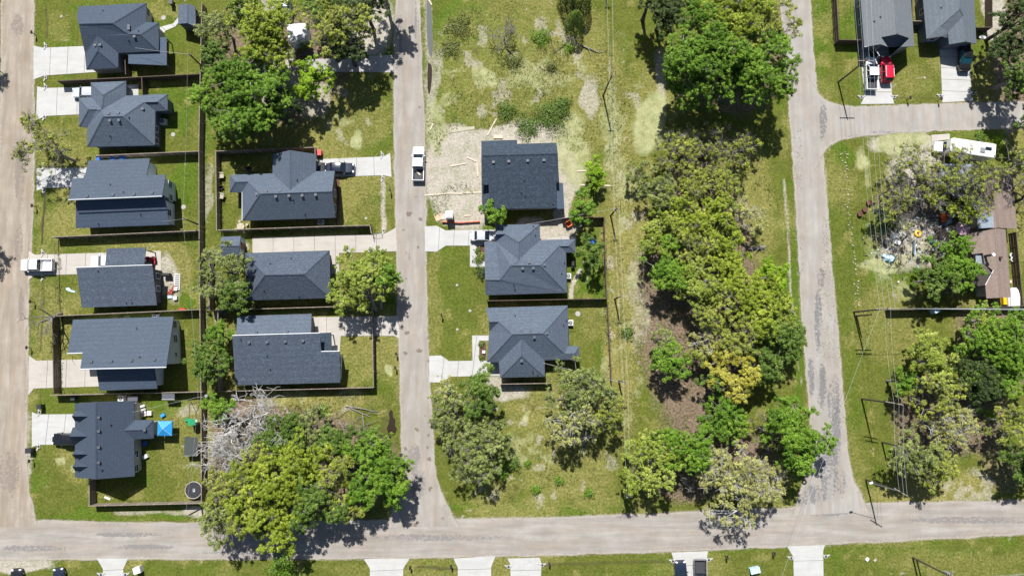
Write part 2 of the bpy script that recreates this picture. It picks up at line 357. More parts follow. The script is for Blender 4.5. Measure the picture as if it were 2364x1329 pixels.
col = mix(nt, fac(cb.outputs[1], 2.2), col, lit); col = mix(nt, fac(ca.outputs[0], 2.2), col, soil)
col = mix(nt, fac(cb.outputs[0], 1.9), col, sand); col = mix(nt, fac(cb.outputs[2], 2.6), col, mud)
n5 = noise(nt, 0.55, 6, 0.75, p); n6 = noise(nt, 4.5, 5, 0.8, p)
col = mix(nt, math_(nt, 'MULTIPLY', ramp(nt, n4, [(0.35, (1,1,1)), (0.6, (0,0,0))]), 0.35), col, mix(nt, 1.0, col, (0.74, 0.80, 0.66), 'MULTIPLY'))
col = mix(nt, ramp(nt, n5, [(0.36, (.8,.8,.8)), (0.52, (0,0,0))]), col, mix(nt, 1.0, col, (0.66, 0.74, 0.58), 'MULTIPLY'))
col = mix(nt, ramp(nt, n6, [(0.54, (0,0,0)), (0.66, (.75,.75,.75))]), col, mix(nt, 1.0, col, (1.55, 1.45, 1.5), 'MULTIPLY'))
col = mix(nt, ramp(nt, n6, [(0.34, (.9,.9,.9)), (0.47, (0,0,0))]), col, mix(nt, 1.0, col, (0.60, 0.66, 0.54), 'MULTIPLY'))
nt.links.new(col, b.inputs['Base Color']); b.inputs['Roughness'].default_value = 0.95; b.inputs['Specular IOR Level'].default_value = 0.1
bump(nt, b, math_(nt, 'ADD', n3, math_(nt, 'MULTIPLY', n2, 0.6)), 0.9, 0.10)
me.materials.append(m); go = bpy.data.objects.new('ground', me); COL.objects.link(go); struct(go)

# ---------------------------------------------------------------- roads
def resample(pts, n):
    P = [Vector(p) for p in pts]; L = [0]
    for a, b_ in zip(P[:-1], P[1:]): L.append(L[-1]+(b_-a).length)
    out = []; j = 0
    for i in range(n):
        t = L[-1]*i/(n-1)
        while j < len(L)-2 and L[j+1] < t: j += 1
        s = (t-L[j])/max(1e-9, L[j+1]-L[j]); out.append(P[j].lerp(P[j+1], s))
    return out
def smooth(pts, it=2):
    for _ in range(it):
        q = [pts[0]]
        for a, b_ in zip(pts[:-1], pts[1:]): q += [tuple(a[i]*.75+b_[i]*.25 for i in (0, 1)), tuple(a[i]*.25+b_[i]*.75 for i in (0, 1))]
        pts = q+[pts[-1]]
    return pts
def road_mat(name, base_c, dust_c, patch_c, ang, spots=0.0):
    m, nt, b = nm(name); p = wpos(nt)
    along = stretch(nt, p, (1.0, 0.10, 1.0) if abs(ang) < 0.5 else (0.10, 1.0, 1.0))
    s1 = noise(nt, 1.1, 5, 0.6, along); s2 = noise(nt, 0.3, 5, 0.65, p); f = noise(nt, 10, 4, 0.75, p); mid = noise(nt, 2.2, 5, 0.7, p)
    col = ramp(nt, s1, [(0.35, base_c), (0.62, dust_c)])
    col = mix(nt, math_(nt, 'MULTIPLY', ramp(nt, s2, [(0.38, (1,1,1)), (0.62, (0,0,0))]), 0.45), col, tuple(x*0.80 for x in base_c))
    h1 = noise(nt, 0.55, 5, 0.65, stretch(nt, p, (1.0, 0.22, 1.0) if abs(ang) < 0.5 else (0.22, 1.0, 1.0)))
    col = mix(nt, math_(nt, 'MULTIPLY', ramp(nt, h1, [(0.45, (0,0,0)), (0.62, (1,1,1))]), 0.5), col, mix(nt, 1.0, col, (1.02, 0.88, 0.76), 'MULTIPLY'))
    col = mix(nt, math_(nt, 'MULTIPLY', ramp(nt, h1, [(0.32, (1,1,1)), (0.46, (0,0,0))]), 0.55), col, mix(nt, 1.0, col, (1.16, 1.16, 1.15), 'MULTIPLY'))
    at = nt.nodes.new('ShaderNodeSeparateColor'); nt.links.new(attr(nt, 'wear').outputs['Color'], at.inputs[0])
    pv = math_(nt, 'ADD', at.outputs[0], math_(nt, 'MULTIPLY', math_(nt, 'SUBTRACT', math_(nt, 'ADD', math_(nt, 'MULTIPLY', mid, .55), math_(nt, 'MULTIPLY', s1, .45)), 0.5), 4.2))
    col = mix(nt, math_(nt, 'MULTIPLY', math_(nt, 'MULTIPLY', math_(nt, 'SUBTRACT', pv, 0.62), 4.0, True), 0.85), col, patch_c)
    ev = math_(nt, 'ADD', at.outputs[1], math_(nt, 'MULTIPLY', math_(nt, 'SUBTRACT', mid, 0.5), 1.6))
    col = mix(nt, math_(nt, 'MULTIPLY', math_(nt, 'SUBTRACT', ev, 0.40), 3.0, True), col, ramp(nt, mid, [(0.35, (0.275, 0.235, 0.190)), (0.65, (0.39, 0.35, 0.30))]))
    if spots:
        vo = nt.nodes.new('ShaderNodeTexVoronoi'); vo.inputs['Scale'].default_value = 0.5; vo.inputs['Randomness'].default_value = 1.0
        wob = nt.nodes.new('ShaderNodeVectorMath'); wob.operation = 'ADD'
        nn = nt.nodes.new('ShaderNodeTexNoise'); nn.inputs['Scale'].default_value = 2.0; nt.links.new(p, nn.inputs['Vector'])
        nt.links.new(p, wob.inputs[0]); sc = nt.nodes.new('ShaderNodeVectorMath'); sc.operation = 'SCALE'; sc.inputs['Scale'].default_value = 0.9
        nt.links.new(nn.outputs['Color'], sc.inputs[0]); nt.links.new(sc.outputs[0], wob.inputs[1]); nt.links.new(wob.outputs[0], vo.inputs['Vector'])
        cv = nt.nodes.new('ShaderNodeSeparateColor'); nt.links.new(vo.outputs['Color'], cv.inputs[0])
        rad = math_(nt, 'MULTIPLY', math_(nt, 'SUBTRACT', cv.outputs[0], 0.22), 0.36)
        sp = math_(nt, 'MULTIPLY', math_(nt, 'SUBTRACT', rad, vo.outputs['Distance']), 14.0, True)
        col = mix(nt, math_(nt, 'MULTIPLY', sp, spots), col, (0.11, 0.078, 0.058))
    col = mix(nt, math_(nt, 'MULTIPLY', f, 0.25), col, tuple(x*0.7 for x in base_c))
    nt.links.new(col, b.inputs['Base Color']); b.inputs['Roughness'].default_value = 0.92; b.inputs['Specular IOR Level'].default_value = 0.2
    bump(nt, b, math_(nt, 'ADD', f, mid), 0.45, 0.03)
    # frayed verge: gravel thins out and the ground shows through
    fr = math_(nt, 'ADD', math_(nt, 'MULTIPLY', at.outputs[2], 1.0), math_(nt, 'MULTIPLY', math_(nt, 'SUBTRACT', math_(nt, 'ADD', math_(nt, 'MULTIPLY', mid, .5), math_(nt, 'MULTIPLY', f, .5)), 0.5), 2.6))
    tp = nt.nodes.new('ShaderNodeBsdfTransparent'); ms = nt.nodes.new('ShaderNodeMixShader'); out = nt.nodes['Material Output']
    nt.links.new(math_(nt, 'MULTIPLY', math_(nt, 'SUBTRACT', fr, 0.5), 4.0, True), ms.inputs[0]); nt.links.new(b.outputs[0], ms.inputs[1]); nt.links.new(tp.outputs[0], ms.inputs[2]); nt.links.new(ms.outputs[0], out.inputs['Surface'])
road_mat('road_dirt', (0.248, 0.213, 0.171), (0.345, 0.307, 0.259), (0.189, 0.159, 0.137), 0)
road_mat('road_worn', (0.263, 0.243, 0.217), (0.336, 0.315, 0.287), (0.175, 0.162, 0.159), 0, 0.75)
road_mat('road_seal', (0.277, 0.263, 0.242), (0.336, 0.321, 0.296), (0.128, 0.128, 0.137), 0)
road_mat('road_cross', (0.251, 0.232, 0.207), (0.345, 0.324, 0.296), (0.170, 0.160, 0.159), 1.5)
PATCH = dict(road_east=[(1888,740,10,90),(1872,870,10,55),(1897,890,13,60),(1925,930,16,80),(1930,1010,14,90),(1905,1040,12,60),(1915,1100,26,60),(1880,1140,40,26),(1895,640,10,26),(1895,330,10,40),(1885,290,8,30),(1940,1110,16,40),(1850,1150,30,20)],
             road_middle=[(925,90,5,70),(960,60,4,60),(928,130,6,20),(955,1060,18,40),(945,590,3,20),(965,1120,20,40)], road_west=[(40,60,16,30),(45,400,14,80),(42,560,12,60),(20,1090,30,60),(50,700,8,50)],
             side_street=[(1990,315,40,5),(1900,280,10,50),(2060,306,60,4)], front_street=[(80,1265,90,9),(330,1262,80,8),(300,1232,90,7),(1445,1192,30,8),(1000,1240,200,9),(1900,1175,70,20),(2250,1200,200,10),(600,1275,150,6)])
MATR = dict(road_west='road_dirt', road_middle='road_worn', road_east='road_seal', side_street='road_seal', front_street='road_cross')
ZR = dict(front_street=0.016, road_west=0.022, road_middle=0.022, road_east=0.022, side_street=0.028)
for nme, (a, b_) in ROADS.items():
    na, nc = 260, 20
    A = resample([G(*q) for q in smooth(a)], na); B = resample([G(*q) for q in smooth(b_)], na)
    vv = np.zeros((na, nc+1, 3)); r = np.random.default_rng(hash(nme) % 1000 if False else len(nme)*7)
    ja = np.convolve(r.normal(0, 1, na+8), np.ones(4)/4, 'same')[4:-4]*0.12; jb = np.convolve(r.normal(0, 1, na+8), np.ones(4)/4, 'same')[4:-4]*0.12
    for i in range(na):
        d = (B[i]-A[i]).normalized(); p0 = A[i]+d*(ja[i]-.22); p1 = B[i]+d*(jb[i]+.22)
        for k in range(nc+1):
            t = k/nc; t = t + 0.0; q = p0.lerp(p1, t); vv[i, k] = (q.x, q.y, ZR[nme])
    X, Y = vv[..., 0], vv[..., 1]; px, py = proj(X, Y, np.zeros_like(X))
    wear = np.zeros(X.shape)
    for cx, cy, rx, ry in PATCH.get(nme, []): wear = np.maximum(wear, np.clip((1.3-np.sqrt(((px-cx)/rx)**2+((py-cy)/ry)**2))*1.4, 0, .85))
    t = np.linspace(0, 1, nc+1)[None, :]; edge = np.clip(1-np.minimum(t, 1-t)/0.16, 0, 1)*0.9+np.zeros_like(X)
    me = bpy.data.meshes.new(nme); ii = np.arange(na*(nc+1)).reshape(na, nc+1)
    q4 = np.stack([ii[:-1, :-1], ii[1:, :-1], ii[1:, 1:], ii[:-1, 1:]], -1).reshape(-1, 4)
    e1 = vv[1, 0]-vv[0, 0]; e2 = vv[0, 1]-vv[0, 0]
    if e1[0]*e2[1]-e1[1]*e2[0] < 0: q4 = q4[:, ::-1]
    fastmesh(me, vv.reshape(-1, 3), q4)
    at = me.attributes.new('wear', 'FLOAT_COLOR', 'POINT'); arr = np.zeros((na*(nc+1), 4), np.float32); arr[:, 0] = wear.ravel(); arr[:, 1] = edge.ravel(); arr[:, 2] = np.clip(1-np.minimum(t, 1-t)/0.075+0*X, 0, 1).ravel(); arr[:, 3] = 1
    at.data.foreach_set('color', arr.ravel())
    me.materials.append(MATS[MATR[nme]]); o = bpy.data.objects.new(nme, me); COL.objects.link(o); struct(o)

# ---------------------------------------------------------------- driveways: slabs between joints, flared ends, culvert headwalls
def clip(poly, ax, lo, hi):
    def half(P, sgn, k):
        out = []
        for i in range(len(P)):
            a, b_ = P[i], P[(i+1) % len(P)]; da, db = sgn*(a.dot(ax)-k), sgn*(b_.dot(ax)-k)
            if da >= 0: out.append(a)
            if (da >= 0) != (db >= 0): out.append(a+(b_-a)*(da/(da-db)))
        return out
    P = half(poly, 1, lo); return half(P, -1, hi) if P else []
simple('slab_joint', (0.12, 0.11, 0.09), 0.9)
def driveway(name, pts, axis_px, n, mat='concrete_new', z=0.06, heads=()):
    P = [G(*q) for q in pts]; P2 = [Vector((p.x, p.y)) for p in P]
    ax = (G(*axis_px[1])-G(*axis_px[0])); ax = Vector((ax.x, ax.y)).normalized()
    ks = [p.dot(ax) for p in P2]; lo, hi = min(ks), max(ks)
    c = sum(P, Vector())/len(P)
    base_ = MB().prism([(p.x-c.x, p.y-c.y) for p in P], -0.05, 0.034).build(name, 'slab_joint', None); base_.location = (c.x, c.y, 0); struct(base_)
    for i in range(n):
        q = clip(P2, ax, lo+(hi-lo)*i/n+(0.03 if i else 0), lo+(hi-lo)*(i+1)/n-(0.03 if i < n-1 else 0))
        if len(q) >= 3: MB().prism([(v.x, v.y) for v in q], 0.0, z+random.uniform(-.004, .004)).build('concrete_slab', mat, base_)
    for hx, hy, a in heads:
        h = G(hx, hy); m_ = MB(); ra = math.radians(a)
        for s in (-1, 1): m_.box((h.x+s*0.42*math.cos(ra+.35*s), h.y+s*0.42*math.sin(ra+.35*s), 0.08), (0.5, 0.2, 0.16), ra+.5*s)
        m_.box((h.x, h.y, 0.06), (0.5, 0.5, 0.12), ra); m_.box((h.x, h.y, 0.125), (0.34, 0.34, 0.012), ra, 1)
        m_.build('culvert_headwall', ['concrete_new', 'plastic_black'], base_)
    return base_
random.seed(3)
HX = ((0, 0), (10, 0)); HY = ((0, 0), (0, 10))
driveway('driveway', [(78,106),(100,111),(196,107),(235,107),(235,166),(103,175),(78,184)], ((78,106),(200,106)), 4, heads=[(106,107,90),(106,180,90)])
driveway('driveway', [(86,200),(105,204),(240,199),(320,195),(320,228),(240,262),(109,268),(84,277)], ((86,200),(200,199)), 5, heads=[(106,201,90),(103,271,90)])
driveway('driveway', [(85,389),(215,387),(215,432),(107,434),(85,440)], ((85,389),(200,388)), 3, heads=[(102,385,90),(102,441,90)])
driveway('driveway', [(67,579),(82,588),(245,583),(372,579),(372,624),(176,633),(79,636),(65,648)], ((67,585),(245,583)), 7, 'concrete_warm', heads=[(100,584,90),(100,640,90)])
driveway('driveway', [(67,820),(84,832),(190,829),(240,829),(240,891),(79,896),(66,912)], ((67,830),(190,829)), 4, 'concrete_warm')
driveway('driveway', [(74,950),(88,956),(172,955),(185,955),(185,1023),(90,1026),(74,1031)], ((74,950),(172,955)), 3, heads=[(92,951,90),(90,1030,90)])
driveway('driveway', [(705,369),(877,362),(887,361),(901,353),(904,409),(887,405),(776,408),(705,411)], ((720,368),(877,362)), 5, heads=[(883,358,90),(884,412,90)])
driveway('driveway', [(583,548),(855,541),(892,538),(914,525),(917,580),(783,584),(783,632),(762,632),(762,585),(583,590)], ((583,548),(855,541)), 7, 'concrete_warm', heads=[(886,533,90)])
driveway('driveway', [(712,732),(920,729),(923,782),(911,775),(787,775),(784,812),(712,812)], ((718,731),(920,729)), 5, 'concrete_warm')
driveway('driveway', [(981,523),(1008,521),(1029,532),(1150,530),(1150,560),(1125,566),(1125,616),(1085,616),(1085,567),(1029,567),(1008,581),(981,580)], ((981,523),(1120,530)), 5)
driveway('driveway', [(991,821),(1018,820),(1037,833),(1091,832),(1090,774),(1128,774),(1128,786),(1106,786),(1106,832),(1160,834),(1160,866),(1040,869),(1018,882),(991,882)], ((991,821),(1091,832)), 5)
driveway('driveway', [(1984,100),(2050,98),(2059,221),(2064,240),(1987,241),(1995,224)], ((2020,100),(2026,240)), 5, heads=[(1988,225,0),(2064,224,0)])
driveway('driveway', [(2166,80),(2240,80),(2240,168),(2242,224),(2247,233),(2175,237),(2172,160)], ((2205,80),(2210,235)), 6, heads=[(2170,222,0),(2246,216,0)])
driveway('driveway', [(224,1288),(296,1288),(285,1312),(285,1400),(238,1400),(238,1312)], ((260,1290),(260,1380)), 4, heads=[(234,1325,0),(290,1325,0)])
driveway('driveway', [(840,1289),(946,1288),(931,1311),(931,1400),(854,1400),(854,1311)], ((890,1290),(892,1390)), 4)
driveway('driveway', [(1047,1288),(1144,1282),(1134,1307),(1134,1400),(1057,1400),(1057,1309)], ((1095,1285),(1097,1390)), 4)
driveway('driveway', [(1171,1288),(1246,1286),(1250,1300),(1246,1400),(1180,1400),(1178,1300)], ((1210,1287),(1212,1390)), 4, heads=[(1174,1307,0),(1252,1303,0)])
driveway('driveway', [(1550,1274),(1634,1271),(1632,1287),(1634,1400),(1558,1400),(1555,1292)], ((1592,1272),(1596,1390)), 4, heads=[(1553,1294,0),(1636,1291,0)])
driveway('driveway', [(1817,1260),(1904,1257),(1900,1271),(1902,1400),(1834,1400),(1831,1284)], ((1860,1258),(1866,1390)), 4, heads=[(1826,1287,0),(1906,1283,0)])
driveway('patio', [(1262,548),(1330,545),(1330,560),(1262,562)], ((1262,548),(1330,545)), 2, 'concrete_warm')
driveway('garden_path', [(370,63),(400,55),(412,40),(414,26),(420,26),(419,44),(405,62),(382,72),(376,84),(368,84)], ((370,80),(415,30)), 4)
driveway('gravel_drive', [(700,138),(800,134),(906,127),(909,168),(800,166),(700,172)], ((700,150),(905,148)), 1, 'gravel_pale', 0.045)
driveway('concrete_pad', [(2150,312),(2192,309),(2192,322),(2150,327)], ((2150,312),(2192,309)), 1, 'concrete_warm')
# standing water in the ditches
def water(name, c):
    m, nt, b = nm(name); b.inputs['Base Color'].default_value = (*c, 1); b.inputs['Roughness'].default_value = 0.05
    bump(nt, b, noise(nt, 3, 3, 0.5, wpos(nt)), 0.1, 0.02)
water('water_brown', (0.032, 0.022, 0.015)); water('water_grey', (0.10, 0.11, 0.11))
def puddle(pts, mat, z=0.008):
    P = [G(*q) for q in smooth(pts+[pts[0]], 2)[:-1]]
    o = MB().add([(p.x, p.y, z) for p in P], [tuple(range(len(P)))]).build('ditch_water', mat)
    if o.data.polygons[0].normal.z < 0: o.data.flip_normals()
    struct(o)
puddle([(902,945),(908,950),(906,962),(914,968),(911,980),(917,990),(912,1003),(904,1006),(901,1016),(895,1012),(898,1000),(892,990),(897,978),(900,964),(897,954)], 'water_brown')
puddle([(986,-10),(994,-8),(998,60),(1000,110),(996,140),(987,110),(985,50)], 'water_grey')
puddle([(988,145),(998,150),(997,190),(991,225),(986,200)], 'water_brown')

# ---------------------------------------------------------------- houses
def parse(s):
    out = {}
    for tok in s.split():
        k, r = tok.split(':'); x, y, z = r.split(','); out[k] = (float(x), float(y), float(z))
    return out
def tri_roof(V, faces):
    T = []
    for f in faces:
        pts = [V[k] for k in f]
        from mathutils.geometry import tessellate_polygon
        for t in tessellate_polygon([[Vector((p.x, p.y, 0)) for p in pts]]): T.append([pts[i] for i in t])
    return T
def roof_z(T, x, y):
    best = None
    for a, b_, c in T:
        d = (b_.y-c.y)*(a.x-c.x)+(c.x-b_.x)*(a.y-c.y)
        if abs(d) < 1e-9: continue
        u = ((b_.y-c.y)*(x-c.x)+(c.x-b_.x)*(y-c.y))/d; v = ((c.y-a.y)*(x-c.x)+(a.x-c.x)*(y-c.y))/d; w = 1-u-v
        if u > -1e-4 and v > -1e-4 and w > -1e-4:
            z = u*a.z+v*b_.z+w*c.z; best = z if best is None else max(best, z)
    return best
def inset(poly, d):
    n = len(poly); out = []
    for i in range(n):
        p0, p1, p2 = poly[i-1], poly[i], poly[(i+1) % n]
        a = (p1-p0).normalized(); b_ = (p2-p1).normalized()
        na, nb = Vector((-a.y, a.x)), Vector((-b_.y, b_.x)); k = 1+na.dot(nb)
        out.append(p1+(na+nb)*(d/max(k, 0.35)))
    return out
class House:
    def __init__(s, label, cat='house', name='house', base=None):
        s.label, s.cat, s.name = label, cat, name; s.o = None; s.walls = []; s.tris = []
    def volume(s, crop, verts, faces, roof='shingle_blue', wall='siding_tan', ov=0.45, fascia='trim_dark', thick=0.16, walls=True, posts=(), caps=True, rname='roof', flex='', skip=()):
        V = {k: GC(crop, x, y, z) for k, (x, y, z) in parse(verts).items()}
        F = [f.split() for f in faces.split('|')]
        for f in F:
            ar = sum(V[f[i]].x*V[f[(i+1) % len(f)]].y-V[f[(i+1) % len(f)]].x*V[f[i]].y for i in range(len(f)))
            if ar < 0: f.reverse()
        raw = parse(verts); Z = {k: raw[k][2] for k in raw}
        for _ in range(60):                                   # ease each slope towards one plane
            acc = {k: [] for k in Z}
            for fi, f in enumerate(F):
                if len(f) < 4 or fi in skip: continue
                Pm = np.array([[V[k].x, V[k].y, 1.0] for k in f]); zz = np.array([Z[k] for k in f]); wt = np.array([.02 if k in flex else (6.0 if raw[k][2] < 3.25 else 1.0) for k in f])
                Pm[:, :2] -= Pm[:, :2].mean(0); sol = np.linalg.lstsq(Pm*wt[:, None], zz*wt, rcond=None)[0]
                for k, zt in zip(f, Pm @ sol): acc[k].append(zt)
            for k in Z:
                if acc[k]: Z[k] += (np.mean(acc[k])-Z[k])*(0.5 if raw[k][2] >= 3.25 or k in flex else 0.12)
                V[k] = GC(crop, raw[k][0], raw[k][1], Z[k])
        if s.o is None:
            c = sum((V[k] for f in F for k in f), Vector())/sum(len(f) for f in F)
            s.o = thing(s.name, s.label, s.cat, (c.x, c.y, 0))
        ed = {}
        for f in F:
            for i in range(len(f)): ed.setdefault(frozenset((f[i], f[(i+1) % len(f)])), []).append((f[i], f[(i+1) % len(f)]))
        used = [k for k in V if any(k in f for f in F)]; idx = {k: i for i, k in enumerate(used)}; n = len(used)
        m = MB(); dn = Vector((0, 0, thick))
        m.add([V[k] for k in used]+[V[k]-dn for k in used], [])
        from mathutils.geometry import tessellate_polygon
        for f in F:
            for t in tessellate_polygon([[Vector((V[k].x, V[k].y, 0)) for k in f]]):
                t = [idx[f[i]] for i in t]; A_, B_, C_ = (V[used[i]] for i in t)
                if (B_.x-A_.x)*(C_.y-A_.y)-(B_.y-A_.y)*(C_.x-A_.x) < 0: t.reverse()
                m.f.append(tuple(t)); m.m.append(0); m.f.append(tuple(i+n for i in reversed(t))); m.m.append(1)
        nxt = {}
        for e in ed.values():
            if len(e) == 1:
                a, b_ = e[0]; nxt[a] = b_; m.f.append((idx[b_], idx[a], idx[a]+n, idx[b_]+n)); m.m.append(1)
        ro = m.build(rname, [roof, fascia], s.o)
        T = tri_roof(V, F); s.tris += T
        if caps:
            cm = MB()
            nor = {}
            for f in F:
                q = Vector((0, 0, 0)); P = [V[k] for k in f]
                for i in range(len(P)): q += P[i].cross(P[(i+1) % len(P)])
                nor[tuple(f)] = q.normalized()
            for e, uses in ed.items():
                if len(uses) != 2: continue
                fs = [f for f in F if any(f[i] == a and f[(i+1) % len(f)] == b_ for a, b_ in uses for i in range(len(f)))][:2]
                if len(fs) < 2: continue
                a, b_ = (V[k] for k in e); d = (b_-a)
                if d.length < 0.5: continue
                d.normalize(); side = []
                for f in fs:
                    nn = nor[tuple(f)]; t = nn.cross(d); cen = sum((V[k] for k in f), Vector())/len(f)
                    if t.dot(cen-a) < 0: t = -t
                    side.append((t.normalized(), nn))
                if side[0][0].z+side[1][0].z > -0.05: continue      # valley or flat
                up = Vector((0, 0, 1)); pts = []
                for p in (a+d*.1, b_-d*.1): pts += [p+side[0][0]*.16+side[0][1]*.03, p+up*.07, p+side[1][0]*.16+side[1][1]*.03]
                cm.add(pts, [(0, 1, 4, 3), (1, 2, 5, 4), (0, 3, 5, 2), (0, 2, 1), (3, 4, 5)])
            if cm.f: cm.build('ridge_cap', roof, ro)
        start = next(iter(nxt)); loop = [start]
        while nxt.get(loop[-1]) not in (None, start) and len(loop) < 99: loop.append(nxt[loop[-1]])
        L2 = [Vector((V[k].x, V[k].y)) for k in loop]
        if walls:
            I = inset(L2, ov); wm = MB()
            for i in range(len(I)):
                a, b_ = I[i], I[(i+1) % len(I)]; k = max(1, int((b_-a).length/0.8)); P = []
                for j in range(k+1):
                    q = a.lerp(b_, j/k); z = roof_z(T, q.x, q.y)
                    P.append((q, (z if z is not None else 2.9)-thick-0.004))
                for (q0, z0), (q1, z1) in zip(P[:-1], P[1:]):
                    wm.add([(q0.x, q0.y, 0), (q1.x, q1.y, 0), (q1.x, q1.y, z1), (q0.x, q0.y, z0)], [(0, 1, 2, 3)])
                s.walls.append((a, b_))
            wm.build('wall', wall, s.o)
        for x, y in posts:
            q = GC(crop, x, y, 2.4); z = roof_z(T, q.x, q.y) or 2.7
            MB().box((q.x, q.y, (z-thick)/2), (0.16, 0.16, z-thick)).build('post', 'trim_white' if fascia == 'trim_white' else 'trim_dark', s.o)
        return s
    def trim(s, crop, a, b_, mat='trim_white', w=0.14):
        A, B = GC(crop, *a), GC(crop, *b_); d = (B-A); m = MB(); n = d.normalized()
        m.tube([A+Vector((0, 0, .02)), B+Vector((0, 0, .02))], w*0.62, 4, 0); m.build('edge_trim', mat, s.o); return s
    def window(s, crop, x, y, z=1.7, w=1.0, h=1.3, door=False, mat='trim_white', two=True):
        q = GC(crop, x, y, z); P = Vector((q.x, q.y)); best = None
        for a, b_ in s.walls:
            d = b_-a; t = max(0.05, min(0.95, (P-a).dot(d)/d.length_squared)); r = a+d*t; e = (P-r).length
            if best is None or e < best[0]: best = (e, r, d.normalized())
        _, r, d = best; out = Vector((d.y, -d.x)); rz = math.atan2(d.y, d.x)
        def at(u, o, zz): p = r+d*u+out*o; return (p.x, p.y, zz)
        if door:
            f = MB().box(at(0, .03, 1.02), (w, .06, 2.04), rz).build('door', mat, s.o)
            MB().box(at(w*.36, .09, 1.0), (.06, .07, .12), rz).build('handle', 'metal_grey', f); return s
        fm = MB()
        for u in (-w/2, w/2): fm.box(at(u, .04, z), (.10, .09, h+.1), rz)
        for v in (-h/2, h/2): fm.box(at(0, .045, z+v), (w+.1, .10, .10), rz)
        if two: fm.box(at(0, .04, z), (w-.1, .06, .05), rz)
        f = fm.build('window', mat, s.o); MB().box(at(0, .02, z), (w-.08, .03, h-.08), rz).build('pane', 'glass', f)
        return s
    def vents(s, crop, pts, kind='box'):
        for x, y in pts:
            q = GC(crop, x, y, 4.2); z = roof_z(s.tris, q.x, q.y)
            if z is None: continue
            q = GC(crop, x, y, z); z = roof_z(s.tris, q.x, q.y) or z; m = MB()
            if kind == 'box':
                m.box((q.x, q.y, z+.10), (.36, .34, .20)); m.box((q.x, q.y, z+.215), (.42, .40, .03)); m.build('roof_vent', 'metal_vent', s.o)
            else:
                m.cyl((q.x, q.y, z-.05), .05, .45, 8); m.cyl((q.x, q.y, z-.03), .16, .10, 8, r2=.06); m.build('vent_pipe', 'metal_dark', s.o)
        return s
simple('metal_vent', (0.075, 0.082, 0.095), 0.5)
E2, R1 = 2.9, 5.6

h = House('dark blue-grey roofed house with garage hip at the top left corner, garden shed behind it')
h.volume('A1', 'a:690,58,2.9 w:672,150,3.9 b:1285,28,2.9 r:690,212,5.5 s:990,205,5.5 v:1120,300,4.6 u:1235,305,4.5 c:1283,195,2.9 d:1392,200,2.9 e:1392,450,2.9 f:1037,465,2.9 g:857,315,4.4 k:857,445,4.4 l:757,612,2.9 m:1037,598,2.9 n:745,470,2.9 o:715,330,4.0',
  'a b s r w|s b c v|v c d u|u d e|r s v u e f g n o|g f m k|k m l|l n g k', 'shingle_blue', 'siding_tan')
h.vents('A1', [(1132,232),(1132,255),(1182,325),(838,400),(882,398)]).vents('A1', [(900,95),(1135,365),(1215,275)], 'p')
h.window('A1', 1300, 110, 1.7, 1.3)
# covered deck beams behind it
h.volume('A1', 'a:1125,470,2.6 b:1392,455,2.6 c:1462,460,2.5 d:1462,575,2.5 e:1125,560,2.5 f:1400,330,2.6 g:1460,325,2.5', 'a b c d e|b f g c', 'shingle_navy', walls=False, posts=[(1450,560),(1135,550),(1450,335)], caps=False, rname='porch_roof', thick=.12)

h = House('hip-roofed blue-grey house with many ridges, second from the top in the left column')
h.volume('A1', 'a:795,725,2.9 b:1107,712,2.9 c:905,835,4.6 d:1107,840,2.9 e:890,965,5.2 f:800,850,2.9 g:692,862,2.9 h:775,960,4.0 i:850,960,4.2 j:692,1112,2.9 k:765,1118,2.9 l:905,1022,5.6 m:1080,1020,5.6 n:1265,893,4.1 o:1385,890,4.0 p:1470,825,2.9 q:1470,972,2.9 r:1362,975,2.9 s:1358,1275,2.9 t:765,1288,2.9',
  'a b c|c b d e|a c e f|g f e i h|g h j|h i k j|e d p o n m l|n o q r|o p q|m n r s|l m s t|e l t k i', 'shingle_slate', 'siding_blue')
h.vents('A1', [(960,1000),(1043,997),(960,1055),(1038,1052),(1258,960)]).vents('A1', [(970,1195),(1122,1028)], 'p').window('A1', 1375, 1230, 1.7, 1.0).window('A1', 1378, 1130, 1.7, 1.0)

h = House('white-walled house, tall upper shed roof over a lower one, third in left column')
h.volume('A2', 'a:665,600,4.6 b:1440,575,4.6 c:1485,830,2.9 d:665,860,2.9', 'a b c d', 'shingle_navy', 'siding_white')
h.volume('A2', 'a:775,270,3.0 b:1315,248,3.0 c:1285,398,3.9 d:1455,392,3.9 e:1422,580,6.1 f:600,612,6.1 g:635,425,4.1 i:740,420,4.1', 'a b c d e f g i', 'shingle_dusk', 'siding_white')
h.trim('A2', (598,614,6.1), (1422,582,6.1))
h.window('A2', 1490, 480, 2.0, 1.1, 1.2).window('A2', 1490, 610, 2.0, 1.1, 1.2).window('A2', 1492, 725, 2.0, 1.1, 1.2)
h.vents('A2', [(770,583),(997,572),(1182,565),(1340,553)]).vents('A2', [(970,480),(1088,548),(1235,740),(868,825)], 'p')

h = House('speckled low shed-roofed house with a carport sheltering a white pickup, left column')
h.volume('A3', 'a:668,258,4.3 b:1335,235,4.3 c:1375,585,2.8 d:718,607,2.8', 'a b c d', 'shingle_speck', 'siding_dark')
h.volume('A3', 'a:935,90,2.7 b:1278,80,2.7 c:1262,262,3.0 d:918,272,3.0', 'a b c d', 'shingle_speck', walls=False, posts=[(1300,110),(975,115)], rname='carport_roof')
h.trim('A3', (668,257,4.3), (1335,234,4.3)); h.vents('A3', [(862,290),(1110,568),(1160,565)], 'p').window('A3', 1380, 330, 1.6, .9).window('A3', 1385, 440, 1.6, .9)

